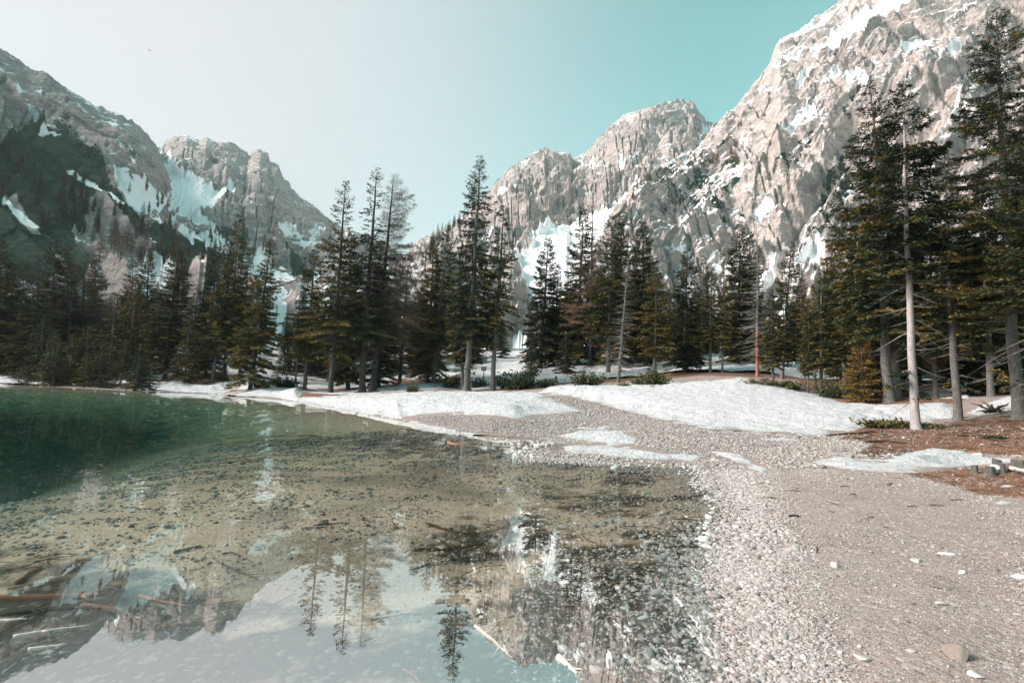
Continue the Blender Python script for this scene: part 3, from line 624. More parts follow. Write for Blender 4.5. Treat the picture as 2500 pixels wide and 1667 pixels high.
def tree_meshes(key, seed, H, Rw, cb, style='spruce', dens=1.0, droop=1.0, ragged=.4, bare=1.0, trunk_r=None, bark=None, gaps=(), oneside=0.0, fine=1.0):
    """meshes of one conifer standing at the origin: trunk, bare branches, crown of needle sprays"""
    rs = np.random.RandomState(seed)
    r0 = trunk_r or H * .0105 + .03
    n = 26; zz = np.linspace(0, H, n); wob = np.stack([np.cumsum(rs.normal(0, H * .0011, n)), np.cumsum(rs.normal(0, H * .0011, n))], 1); wob -= wob[0]
    def axis(z): return np.stack([np.interp(z, zz, wob[:, 0]), np.interp(z, zz, wob[:, 1]), z], -1)
    tb = MB(); rad = r0 * (1 - zz / H) ** .85 + .012; rad[0] *= 1.35
    zt = np.concatenate([[-.5, 0, .15, .5], np.linspace(1.2, H, 30)]); rt = r0 * (1 - np.clip(zt, 0, H) / H) ** .8 + .012; rt[:4] *= np.array([1.9, 1.5, 1.25, 1.08])
    tb.tube(axis(zt) * np.array([1, 1, 0]) + np.array([0, 0, 1]) * zt[:, None], rt, 9)
    bb = MB(); db = MB(); SP_, SD_, SL_, TN_, SW_ = [], [], [], [], []
    hb = H * cb; step_ = (.30 if style != 'larch' else .34) * (H / 22) ** .3
    z = H * .05 + .6
    while z < H - .1:
        r = (z - hb) / (H - hb); alive = r > 0
        nb = rs.randint(4, 7) if alive else (rs.randint(1, 4) if rs.rand() < bare * .75 else 0)
        gapf = 1.0
        for (g0, g1, gf) in gaps:
            if g0 < z / H < g1: gapf = gf
        for b in range(nb):
            zb = z + rs.uniform(-.5, .5) * step_
            phi = rs.uniform(0, 2 * PI)
            rr = min(max((zb - hb) / (H - hb), 0), 1)
            if style == 'young': prof = (1 - rr) ** .95 * min(1, .6 + rr * 4)
            else: prof = (1 - rr) ** .72 * min(1, .55 + rr * 2.2) * (1 + .15 * math.sin(rr * 17 + seed))
            L = Rw * prof * (1 - ragged + ragged * 2 * rs.rand()) + .18
            if oneside: L *= 1 + oneside * math.cos(phi)
            if not alive: L = Rw * rs.uniform(.35, .95) * (.5 + .5 * zb / hb)
            if alive and rs.rand() > (.97 - .25 * ragged) * gapf: continue
            e0 = (38 * rr ** 1.5 - 4 - 16 * (1 - rr) * droop) if style != 'dead' else (12 - 25 * (1 - rr))
            if not alive: e0 = rs.uniform(-25, 5)
            if style == 'larch': e0 = 5 + 25 * rr
            e0 = math.radians(e0 + rs.normal(0, 6)); sag = (-.22 * droop if alive else rs.uniform(-.5, -.05)) * (1 - .6 * rr)
            if style == 'larch': sag = -.55 * (1 - rr) * droop
            hx, hy = math.cos(phi), math.sin(phi); bend = rs.normal(0, .12)
            t = np.linspace(0, 1, 6)
            zz_ = L * (math.tan(e0) * t + sag * t ** 1.8 + (.16 * t ** 3 if style != 'larch' else .22 * t ** 4))
            px_ = L * t; la = L * bend * t ** 2
            base = axis(np.array([zb]))[0]
            B = base + np.stack([hx * px_ - hy * la, hy * px_ + hx * la, zz_], -1)
            rb = (.010 + .0085 * L) * (1.5 if (not alive or style == 'dead') else 1)
            (bb if alive and style != 'dead' else db).tube(B, rb * (1 - .88 * t), 3, False)
            if not alive or style == 'dead':
                for q in range(rs.randint(2, 7) if L > .5 else 0):
                    tt = rs.uniform(.25, .95); p0 = B[int(tt * 5)]; an = phi + rs.choice([-1, 1]) * rs.uniform(.4, 1.1); l2 = L * rs.uniform(.12, .4) * (1.1 - tt)+.1
                    u = np.linspace(0, 1, 3)[:, None]
                    db.tube(p0 + u * np.array([math.cos(an), math.sin(an), rs.uniform(-.5, .15)]) * l2, rb * .45 * (1 - .8 * u[:, 0]), 3, False)
                if style == 'dead' or rs.rand() > .15: continue
            # side shoots carrying sprays
            ns = max(3, int(L / .105 * dens * fine)); tt = rs.uniform(.10, 1, ns) ** (.8 if style != 'larch' else .9)
            sd_ = rs.choice([-1, 1], ns)
            an = phi + sd_ * rs.uniform(.65, 1.25, ns) * (1 - .35 * tt)
            ls = .36 * L * (1 - tt) ** .7 * rs.uniform(.5, 1.2, ns) + .14
            cx = np.interp(tt, t, B[:, 0]); cy2 = np.interp(tt, t, B[:, 1]); cz = np.interp(tt, t, B[:, 2])
            k = 1 + int(np.clip(L * 1.6 * fine, 1, 5))
            s_ = (np.arange(k)[None] + rs.rand(ns, k)) / k
            dz = -.30 * droop * ls[:, None] * s_ ** 1.5
            X = np.stack([cx[:, None] + np.cos(an)[:, None] * ls[:, None] * s_, cy2[:, None] + np.sin(an)[:, None] * ls[:, None] * s_, cz[:, None] + dz + rs.normal(0, .03, (ns, k))], -1).reshape(-1, 3)
            m_ = len(X); a2 = (an[:, None] + rs.normal(0, .6, (ns, k))).ravel()
            D_ = np.stack([np.cos(a2), np.sin(a2), rs.normal(-.28 * droop + .25 * rr, .32, m_)], -1); D_ /= np.linalg.norm(D_, axis=1)[:, None]
            SP_.append(X); SD_.append(D_); SL_.append(rs.uniform(.16, .34, m_) * (1.15 - .4 * rr) / fine ** .6)
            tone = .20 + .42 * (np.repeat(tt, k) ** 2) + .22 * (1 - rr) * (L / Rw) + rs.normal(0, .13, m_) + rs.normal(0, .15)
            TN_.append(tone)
        z += step_ * rs.uniform(.7, 1.3) / (1.0 if alive else .8)
    out = {}
    out['trunk'] = tb.mesh(key + '_trunk', bark or M_bark)
    if len(db.V) < 40 and bb.V:
        for v_, f_ in zip(db.V, db.F): bb.add(v_, f_ - f_.min())
        db = MB()
    if bb.V: out['branches'] = bb.mesh(key + '_branches', M_twig_dark)
    if db.V: out['dead_branches'] = db.mesh(key + '_dead_branches', M_twig)
    if SP_:
        X = np.concatenate(SP_); D_ = np.concatenate(SD_); L_ = np.concatenate(SL_); T_ = np.clip(np.concatenate(TN_), 0, 1); m_ = len(X)
        wd = L_ * (.29 / fine ** 1.2 if style != 'larch' else .055); L_ = L_ * (1 if style != 'larch' else 1.9)
        S = np.cross(D_, rs.normal(size=(m_, 3)) * np.array([.35, .35, 1])); S /= np.linalg.norm(S, axis=1)[:, None] + 1e-9
        N_ = np.cross(D_, S)
        V = np.stack([X, X + D_ * (L_ * .45)[:, None] + S * wd[:, None] - N_ * (wd * .35)[:, None], X + D_ * L_[:, None], X + D_ * (L_ * .55)[:, None] - S * wd[:, None] - N_ * (wd * .35)[:, None]], 1).reshape(-1, 3)
        i = np.arange(m_)[:, None] * 4
        F = np.concatenate([i + np.array([[0, 1, 2]]), i + np.array([[0, 2, 3]])])
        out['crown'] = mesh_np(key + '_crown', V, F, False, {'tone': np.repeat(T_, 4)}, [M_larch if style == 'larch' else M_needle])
    out['H'] = H
    return out
KINDS = {}
def kind(key, *a, **k):
    if key not in KINDS: KINDS[key] = tree_meshes(key, *a, **k)
    return KINDS[key]
for i in range(4): kind('dense%d' % i, 100 + i, 22, 3.1, .03, ragged=.34, dens=1.7, bark=M_bark_dark)
for i in range(4): kind('mid%d' % i, 200 + i, 22, 2.6, .22, ragged=.45, bare=1.0, dens=1.3)
for i in range(3): kind('thin%d' % i, 300 + i, 24, 2.0, .30, ragged=.5, dens=1.0, bare=1.0)
for i in range(3): kind('young%d' % i, 400 + i, 9, 1.9, .05, style='young', ragged=.35, dens=1.2, fine=1.2)
for i in range(3): kind('larch%d' % i, 500 + i, 22, 3.4, .15, style='larch', ragged=.4, dens=1.2, bark=M_bark_dark)
for i in range(2): kind('dead%d' % i, 600 + i, 18, 2.6, .12, style='dead', ragged=.5, bark=M_bark)

def place_tree(nm, K_, x, y, z, H, lean=(0, 0), width=1.0, rot=0.0, label=None, cat='tree', group=None, tint=0.0, extra=None):
    s = H / K_['H']
    root = bpy.data.objects.new(nm, None); C.objects.link(root); root.empty_display_size = .3
    az = math.atan2(x, y); rt = Vector((math.cos(az), -math.sin(az), 0))            # lean sideways as seen from the shore
    up = (Vector((0, 0, 1)) + rt * math.tan(lean[0])).normalized()
    q = Vector((0, 0, 1)).rotation_difference(up)
    M = Matrix.Translation((x, y, z - .05)) @ q.to_matrix().to_4x4() @ Matrix.Rotation(rot, 4, 'Z')
    sw = s * width
    root.matrix_world = M @ Matrix.Diagonal((sw, sw, s, 1))
    tag(root, label, cat, group)
    for part in ('trunk', 'branches', 'dead_branches', 'crown'):
        if part in K_:
            o = obj(part, K_[part], root)
            if part == 'crown' : o['tint'] = float(tint)
    return root
def hero(nm, tip, base, kd, label, D=None, width=1.0, tint=0.0, group=None, cat='tree', maxlean=4.0, seed=0):
    if D is None: x, y, z = ground_hit(*base)
    else: x, y, z = ground_at(base[0], base[1], D)
    Dd = math.hypot(x, y); a0 = math.atan2(x, y); a1, t1 = azt(*tip)
    H = CAM_H + Dd * t1 - z; off = Dd * (a1 - a0); ln = max(-R(maxlean), min(R(maxlean), math.atan2(off, H)))
    return place_tree(nm, KINDS[kd], x, y, z, H, (ln, 0), width, (seed * 2.39996) % 6.28, label, cat, group, tint)

# the trees that stand out, one entry each: name, tip pixel, foot pixel, mesh, label, options
kind('A', 11, 28.5, 3.3, .16, ragged=.5, dens=1.0, gaps=[(.72, .86, .55), (.55, .6, .5)], trunk_r=.34, bark=M_bark_dark)
kind('B', 12, 29.5, 3.4, .18, ragged=.55, dens=.85, gaps=[(.6, .93, .6)], trunk_r=.42, bark=M_bark_dark)
kind('L', 13, 28.5, 4.3, .25, style='larch', ragged=.4, dens=1.6, oneside=.45, droop=1.2, trunk_r=.40, bark=M_bark_dark)
kind('C', 14, 30, 3.3, .22, ragged=.42, dens=1.05, trunk_r=.40)
kind('Q1', 15, 22, 2.6, .2, ragged=.40, dens=1.5, fine=1.4)
kind('Q2', 16, 19, 2.3, .44, ragged=.38, dens=2.2, fine=1.35, bare=1.6, trunk_r=.20, bark=M_bark_pale)
kind('Q4', 17, 20, 2.1, .33, ragged=.42, dens=1.8, fine=1.4, bare=1.4, trunk_r=.24)
kind('Q5', 18, 29, 3.8, .28, ragged=.38, dens=1.6, fine=1.6, bare=1.3, trunk_r=.36)
kind('Q6', 19, 20, 4.0, .35, ragged=.5, dens=1.3, fine=1.3, bare=1.8, trunk_r=.28, bark=M_bark_red, droop=.3)
kind('D1', 20, 20, 2.4, .08, style='dead', ragged=.5, trunk_r=.22)
kind('D2', 21, 22, 3.4, .10, style='dead', ragged=.5, trunk_r=.24, bark=M_snag)
HEROES = [
 ('spruce_tree', (841,437), (806,962), 'A', 'tall spruce with thin tufted top and full skirts, leftmost of the three tall shore trees', dict(D=66)),
 ('spruce_tree', (926,410), (884,957), 'B', 'tall open spruce standing immediately left of the leafless larch', dict(D=66)),
 ('larch_tree', (958,422), (910,952), 'L', 'tall leafless larch with fine drooping twigs on its right side', dict(D=68)),
 ('spruce_tree', (1172,379), (1139,954), 'C', 'tallest spruce in the middle of the shore, pointed top against the sky', dict(D=60)),
 ('spruce_tree', (1229,497), (1203,950), 'thin0', 'slim grey trunked spruce just right of the tallest middle spruce', dict(D=60, width=1.1)),
 ('spruce_tree', (1114,677), (1132,930), 'mid0', 'short olive spruce tucked against the left of the tallest middle spruce', dict(D=63, width=1.4, tint=.12)),
 ('spruce_tree', (1063,578), (1045,900), 'dense0', 'dense spruce behind, left half of the pair left of the tallest middle spruce', dict(D=78)),
 ('spruce_tree', (1092,548), (1060,904), 'mid1', 'sparse bent topped spruce, right one of the pair left of the tallest middle spruce', dict(D=76, width=1.0)),
 ('spruce_tree', (861,570), (850,940), 'dense1', 'dense dark spruce between the thin topped spruce and the tall open spruce', dict(D=74, width=1.05)),
 ('larch_tree', (995,640), (975,930), 'larch0', 'brown bushy larch filling the space under the leafless tall larch', dict(D=76, width=1.3)),
 ('spruce_tree', (930,640), (925,945), 'dense2', 'dark spruce low behind the trunks of the two tallest left of centre trees', dict(D=72, width=1.2)),
 ('spruce_tree', (770,600), (745,925), 'mid2', 'olive green spruce directly left of the thin topped tall spruce', dict(D=72, width=1.1, tint=.06)),
 ('spruce_tree', (746,645), (722,930), 'thin1', 'slender almost bare spruce between two dark spruces at the left bank', dict(D=82, width=.6)),
 ('spruce_tree', (663,583), (611,944), 'dense3', 'full cone shaped spruce rising behind the left snow tongue', dict(D=72, width=1.05, maxlean=5)),
 ('spruce_tree', (608,613), (585,925), 'thin2', 'narrow dark spruce left of the full cone shaped spruce', dict(D=85)),
 ('spruce_tree', (582,520), (546,915), 'mid3', 'tallest spruce of the left bank, narrow spiky top above its neighbours', dict(D=85, width=.95)),
 ('spruce_tree', (534,600), (501,921), 'dense1', 'dense spruce left of the tallest spruce of the left bank', dict(D=88)),
 ('spruce_tree', (556,640), (519,919), 'mid0', 'spruce with a pale grey foot between two taller left bank spruces', dict(D=84)),
 ('spruce_tree', (464,775), (454,898), 'young0', 'small golden spruce in front of the left bank wood', dict(D=84, tint=.22)),
 ('larch_tree', (441,566), (425,905), 'larch1', 'brown larch with a feathery top behind the broad left spruce', dict(D=104, width=1.1)),
 ('spruce_tree', (436,605), (403,914), 'dense2', 'broad spruce with grey foot standing over the snow patch at left', dict(D=90, width=1.25)),
 ('spruce_tree', (363,609), (350,900), 'dense0', 'blackish green spruce with a steeple top in the left wood', dict(D=112)),
 ('spruce_tree', (323,626), (312,905), 'mid1', 'ragged dark spruce behind the golden left spruce', dict(D=115)),
 ('spruce_tree', (332,672), (315,895), 'young1', 'golden olive spruce glowing in the middle of the left wood', dict(D=96, tint=.30, width=.9)),
 ('spruce_tree', (282,712), (268,905), 'young2', 'olive spruce left of the golden spruce in the left wood', dict(D=94, tint=.15)),
 ('larch_tree', (209,629), (196,905), 'larch2', 'round brown leafless larch in the left wood', dict(D=108, width=1.7)),
 ('spruce_tree', (229,611), (222,905), 'dense3', 'dark spruce top poking over the round brown larch', dict(D=120)),
 ('spruce_tree', (166,596), (158,905), 'dense1', 'right one of two dark ragged spruces near the left edge', dict(D=112)),
 ('spruce_tree', (133,580), (122,905), 'mid2', 'left one of two dark ragged spruces near the left edge', dict(D=112, width=1.1)),
 ('larch_tree', (92,600), (84,905), 'larch0', 'brown larch with a rounded head close to the left edge', dict(D=118, width=1.6)),
 ('spruce_tree', (2,583), (-6,905), 'dense0', 'dark spruce cut by the left edge of the photo', dict(D=110, width=1.2)),
 ('spruce_tree', (28,643), (24,905), 'dense2', 'dark shadowy spruce second from the left edge', dict(D=112, width=1.2)),
 ('spruce_tree', (109,772), (100,912), 'young0', 'small pyramidal spruce at the water line by the left edge', dict(D=98, width=1.2)),
 ('spruce_tree', (135,805), (124,938), 'young1', 'small olive spruce leaning over the left water edge', dict(D=90, width=1.1, tint=.08)),
 ('spruce_tree', (165,812), (172,942), 'young2', 'bushy yellow brown young spruce overhanging the lake at left', dict(D=84, width=1.3, tint=.28)),
 ('spruce_tree', (215,795), (206,942), 'young0', 'largest young olive spruce overhanging the lake at left', dict(D=84, width=1.3, tint=.12)),
 ('spruce_tree', (250,840), (243,940), 'young2', 'dark young spruce hanging over the lake right of the olive ones', dict(D=82, width=1.4)),
 ('spruce_tree', (310,828), (292,942), 'thin0', 'thin stemmed young spruce standing near the left snow bank', dict(D=84, width=1.7, tint=.06)),
 ('spruce_tree', (343,841), (336,930), 'young1', 'little spruce just left of the broad snow bank', dict(D=86, width=1.1)),
 # right of the middle
 ('spruce_tree', (1337,579), (1320,896), 'dense0', 'spruce with a thin spire top left of the thick middle right clump', dict(D=86, width=1.15)),
 ('spruce_tree', (1361,643), (1353,890), 'dense2', 'shorter dark spruce right of the thin spired spruce', dict(D=88)),
 ('spruce_tree', (1423,510), (1410,900), 'dense1', 'dark pointed spruce at the left of the thick middle right clump', dict(D=84, width=1.1)),
 ('larch_tree', (1449,498), (1440,905), 'larch1', 'brown twiggy larch in the thick middle right clump', dict(D=82, width=1.0)),
 ('spruce_tree', (1491,526), (1485,917), 'mid3', 'spruce with long pale grey trunk in the thick middle right clump', dict(D=68, width=1.15)),
 ('spruce_tree', (1519,514), (1505,905), 'dense3', 'dark tall spruce behind the grey dead spruce', dict(D=76, width=1.0)),
 ('dead_spruce_tree', (1536,610), (1509,935), 'D1', 'dead grey spruce with drooping bare branches rising from the snow mound', dict(D=56, width=1.0)),
 ('spruce_tree', (1567,542), (1577,905), 'dense0', 'broad dark spruce right of the dead grey spruce', dict(D=76, width=1.2)),
 ('spruce_tree', (1606,647), (1598,930), 'mid1', 'olive spruce with reddish lower stem and bush at its foot', dict(D=58, width=1.35, tint=.08)),
 ('spruce_tree', (1676,603), (1670,930), 'dense1', 'regular dark cone spruce in the middle of the snow mound trees', dict(D=62, width=1.15)),
 ('spruce_tree', (1718,623), (1712,915), 'mid2', 'thin topped spruce behind the regular dark cone spruce', dict(D=72, width=.9)),
 ('spruce_tree', (1738,655), (1734,930), 'mid0', 'small spruce with slender teal grey stem on the snow mound', dict(D=60, width=1.15)),
 ('spruce_tree', (1766,619), (1764,927), 'thin1', 'very slender bare stemmed spruce left of the big dark spruce pair', dict(D=60, width=.8)),
 ('spruce_tree', (1809,540), (1803,903), 'dense2', 'dark tall spruce just left of the red footed snag', dict(D=74, width=1.05)),
 ('spruce_tree', (1832,565), (1828,905), 'dense3', 'dark spruce right behind the red footed snag', dict(D=78, width=1.0)),
 ('dead_spruce_tree', (1851,556), (1849,921), 'D2', 'bare snag with reddish barkless lower trunk and long grey branches', dict(D=58, width=1.0)),
 ('spruce_tree', (1887,707), (1888,948), 'mid3', 'small olive spruce on a thin grey stem right of the snag', dict(D=50, width=1.25, tint=.08)),
 ('spruce_tree', (1929,591), (1909,937), 'mid1', 'spruce with ragged side boughs between the snag and the right grove', dict(D=56, width=1.05)),
 ('spruce_tree', (2005,655), (2004,964), 'mid2', 'dark spruce on three grey stems at the right end of the mound', dict(D=50, width=1.2)),
 ('spruce_tree', (1975,747), (1973,960), 'mid0', 'left slender spruce beside the dark spruce at the mound end', dict(D=50, width=.9)),
 ('spruce_tree', (1990,790), (1992,960), 'thin2', 'short slender spruce between the two at the mound end', dict(D=51, width=.7)),
 ('spruce_tree', (1958,640), (1955,920), 'thin1', 'pale thin spruce far behind the mound end', dict(D=90, tint=.3)),
 ('spruce_tree', (2040,470), (2065,955), 'mid3', 'narrow spruce at the left border of the right grove', dict(D=56, width=.9)),
 ('spruce_tree', (2128,203), (2172,975), 'Q1', 'big spruce with a narrow spire, left one of the two tall twins', dict(D=44, width=1.15)),
 ('spruce_tree', (2163,300), (2190,975), 'thin1', 'spruce wedged between the two tall twins of the right grove', dict(D=46, width=1.1)),
 ('spruce_tree', (2212,203), (2237,1049), 'Q2', 'tall spruce on a bare pale pinkish trunk rising from the brown mound', dict(D=28, width=1.0)),
 ('spruce_tree', (2103,800), (2103,980), 'young1', 'small rusty gold spruce under the right grove', dict(D=44, tint=.42, width=1.1)),
 ('spruce_tree', (2130,600), (2140,975), 'dense1', 'dark olive spruce filling the lower left of the right grove', dict(D=48, width=1.05, tint=.08)),
 ('spruce_tree', (2085,600), (2098,965), 'mid0', 'olive spruce at the outer left of the right grove', dict(D=52, width=1.2, tint=.10)),
 ('spruce_tree', (2307,379), (2339,1028), 'Q4', 'spruce with rough grey trunk standing right of the pale trunked one', dict(D=33, width=1.1)),
 ('spruce_tree', (2268,520), (2285,975), 'mid2', 'dark spruce filling the gap behind the rough grey trunk', dict(D=46, width=1.0)),
 ('spruce_tree', (2444,14), (2489,1021), 'Q5', 'enormous spruce with the thickest grey trunk near the right edge', dict(D=33, width=1.0, maxlean=5)),
 ('spruce_tree', (2395,470), (2420,985), 'mid0', 'black green spruce behind the enormous one, to its left', dict(D=44, width=1.2)),
 ('spruce_tree', (2350,560), (2370,975), 'dense2', 'dark spruce low between the rough grey trunk and the thickest trunk', dict(D=52, width=1.3)),
 ('pine_tree', (2545,240), (2570,1050), 'Q6', 'red barked pine reaching in from beyond the right edge', dict(D=27, width=1.0)),
 ('spruce_tree', (2490,430), (2500,985), 'dense1', 'dark spruce behind the thickest trunk at the right edge', dict(D=48, width=1.2)),
]
for i, (nm, tip, base, kd, lab, kw) in enumerate(HEROES):
    hero(nm, tip, base, kd, lab, seed=i + 1, group='conifers along the lake shore', **kw)

# the wood behind them
rs = np.random.RandomState(5)
canopy = np.array([(-400,560),(0,640),(100,645),(200,650),(300,665),(400,670),(470,650),(560,645),(660,690),(720,670),(800,650),(900,640),(960,670),(1000,660),(1060,650),(1150,690),(1180,720),(1215,735),(1250,690),(1300,620),(1450,600),(1500,620),(1560,665),(1640,690),(1750,690),(1840,680),(1900,640),(1960,620),(2100,600),(2200,590),(2352,540),(2700,500)], float) * K
bgk = ['dense0', 'dense1', 'dense2', 'dense3', 'dense0', 'dense2', 'mid1', 'mid2', 'dense1', 'mid3']
cols = np.linspace(-200, 2700, 66)
nbg = 0
for row, (d0, d1) in enumerate([(92, 108), (112, 135), (140, 175)]):
    for j, cx0 in enumerate(cols):
        px = cx0 + rs.uniform(-24, 24) + (row % 2) * 24
        if 1200 * K - 30 < px < 1235 * K + 10 and row < 2: continue
        shift = 0.72 if px > 1900 * K else (1.12 if px < 700 else .95)
        D = rs.uniform(d0, d1) * shift
        x, y, z = ground_at(px, 900, D)
        ty = np.interp(px, canopy[:, 0], canopy[:, 1]) + rs.uniform(-8, 75)
        a, t = azt(px, ty); H = CAM_H + D * t - z
        if H < 5: H = rs.uniform(5, 8)
        H = min(H, 34)
        kd = bgk[rs.randint(len(bgk))]
        if px < 1100 and rs.rand() < .12: kd = 'larch%d' % rs.randint(3)
        place_tree('spruce_tree' if 'larch' not in kd else 'larch_tree', KINDS[kd], x, y, z, H, (R(rs.normal(0, 1)), 0), rs.uniform(.95, 1.35) * min(1.4, max(1, 18 / H)), rs.uniform(0, 6.28),
                   'dark conifer in the closed wood behind the shore trees' if 'larch' not in kd else 'brown leafless larch in the closed wood behind the shore trees', 'tree',
                   'conifers of the wood behind' if 'larch' not in kd else 'larches of the wood behind')
        nbg += 1
# small undergrowth spruces between the stems
for j in range(46):
    px = rs.uniform(0, 2500); D = rs.uniform(72, 100) * (0.72 if px > 1950 else 1)
    x, y, z = ground_at(px, 900, D)
    place_tree('young_spruce_tree', KINDS['young%d' % rs.randint(3)], x, y, z, rs.uniform(2.0, 6.5), (0, 0), rs.uniform(1, 1.5), rs.uniform(0, 6), 'young spruce growing low between the stems of the wood', 'tree', 'young spruces under the wood')

# ================================================================== SMALL TREES HIGH ON THE SLOPES
bpy.context.view_layer.update()
def cast(o, px, py):
    d = Vector(ray(px, py)).normalized(); ok_, loc, nor, _ = o.ray_cast(Vector((0, 0, CAM_H)), d)
    return loc if ok_ else None
rs = np.random.RandomState(77)
for (x, y, h) in [(228,600,26),(255,572,30),(262,585,24),(290,575,30),(300,590,26),(318,600,22),(330,598,28),(212,560,18),(345,610,24),(275,600,22)]:
    p = cast(mA, x * K, y * K)
    if p: place_tree('larch_tree', KINDS['larch%d' % rs.randint(3)], p.x, p.y, p.z, h * .62, (0, 0), .8, rs.uniform(0, 6), 'bare larch standing alone on the pale scree fan of the left flank', 'tree', 'larches on the scree fan')
for j in range(120):
    x = rs.uniform(0, 560); y = np.interp(x, [60, 200, 330, 560], [470, 530, 560, 640]) + rs.uniform(-130, 40)
    p = cast(mA, x * K, y * K)
    if p: place_tree('larch_tree' if j % 6 == 0 else 'spruce_tree', KINDS[('larch%d' if j % 6 == 0 else 'dense%d') % rs.randint(3)], p.x, p.y, p.z, rs.uniform(6, 12), (0, 0), .9, rs.uniform(0, 6),
        'bare larch growing on the dark left mountain flank' if j % 6 == 0 else 'small spruce growing on the dark left mountain flank', 'tree', 'larches on the left flank' if j % 6 == 0 else 'spruces on the left flank')
for j in range(34):
    x = rs.uniform(965, 1075); y = np.interp(x, [960, 1010, 1060, 1115], [572, 540, 495, 452]) + abs(rs.normal(0, 1)) * 16 + 4
    p = cast(mD, x * K, y * K)
    if p: place_tree('spruce_tree', KINDS['young%d' % rs.randint(3)], p.x, p.y, p.z, rs.uniform(14, 24), (0, 0), .55, 0, 'tiny far spruce on the ridge running up to the limestone dome', 'tree', 'spruces on the far ridge')
for j in range(36):
    x = rs.uniform(1450, 1700); y = np.interp(x, [1450, 1500, 1600, 1700], [440, 400, 362, 335]) + abs(rs.normal(0, 1)) * 14 + 3
    p = cast(mE, x * K, y * K)
    if p: place_tree('larch_tree', KINDS['young%d' % rs.randint(3)], p.x, p.y, p.z, rs.uniform(7, 13), (0, 0), .6, 0, 'tiny golden larch on the grassy ledge of the right wall', 'tree', 'larches on the cliff ledge', tint=.8)

# ================================================================== SHRUBS
def shrub_mesh(key, seed, W, Hh, n, needle=True, flat=0.0):
    rs = np.random.RandomState(seed); mb = MB(); X, Dr, T = [], [], []
    for i in range(n):
        phi = rs.uniform(0, 2 * PI); l = rs.uniform(.45, 1); e = rs.uniform(.1, 1.2) * (1 - flat)
        t = np.linspace(0, 1, 6); out = W * l * math.cos(e) * t; up = Hh * l * (math.sin(e) * t + (.35 * t ** 2))
        p0 = np.array([rs.normal(0, W * .18), rs.normal(0, W * .18), 0])
        Pn = p0 + np.stack([math.cos(phi) * out, math.sin(phi) * out, up], -1) + np.cumsum(rs.normal(0, .02 * W, (6, 3)), 0)
        mb.tube(Pn, (.012 + .008 * W) * (1 - .8 * t), 3, False)
        if needle:
            m = int(70 * l * max(W, .5)); tt = rs.uniform(.15, 1, m); q = np.stack([np.interp(tt, t, Pn[:, k]) for k in range(3)], -1) + rs.normal(0, .09 * W + .03, (m, 3)) * np.array([1, 1, .7])
            q[:, 2] = np.abs(q[:, 2]); d = rs.normal(0, .6, (m, 3)) + np.array([math.cos(phi) * .4, math.sin(phi) * .4, .7]); d /= np.linalg.norm(d, axis=1)[:, None]
            X.append(q); Dr.append(d); T.append(rs.uniform(0, .5, m) + .25 * tt)
    out = {'stems': mb.mesh(key + '_stems', M_twig_dark)}
    if needle:
        X = np.concatenate(X); Dr = np.concatenate(Dr); T = np.concatenate(T); m = len(X); L_ = rs.uniform(.10, .2, m) * (.6 + .4 * W)
        S = np.cross(Dr, rs.normal(size=(m, 3))); S /= np.linalg.norm(S, axis=1)[:, None]; wd = (L_ * .22)[:, None]
        V = np.stack([X, X + Dr * L_[:, None] * .5 + S * wd, X + Dr * L_[:, None], X + Dr * L_[:, None] * .5 - S * wd], 1).reshape(-1, 3)
        out['foliage'] = mesh_np(key + '_foliage', V, np.arange(m)[:, None] * 4 + np.array([[0, 1, 2, 3]]), False, {'tone': np.repeat(np.clip(T, 0, 1), 4)}, [M_needle])
    return out
SH = [shrub_mesh('shrub%d' % i, 700 + i, 1.0, .8, 26) for i in range(3)]; SHF = shrub_mesh('mat', 710, 1.0, .3, 30, True, .6); SHB = shrub_mesh('bare', 711, 1.0, .8, 34, False)
def put_shrub(px, py, wpx, hr, msh, label, tint=0.0, nm='pine_shrub', cat='shrub', group='low shrubs on the shore'):
    x, y, z = ground_hit(px, py); D = math.hypot(x, y); s = wpx / FPX * D / 2
    root = bpy.data.objects.new(nm, None); C.objects.link(root); root.location = (x, y, z - .03); root.scale = (s, s, s * hr); root.rotation_euler = (0, 0, (px * 1.7) % 6.28)
    tag(root, label, cat, group)
    for part, me in msh.items():
        o = obj(part, me, root)
        if part == 'foliage': o['tint'] = tint
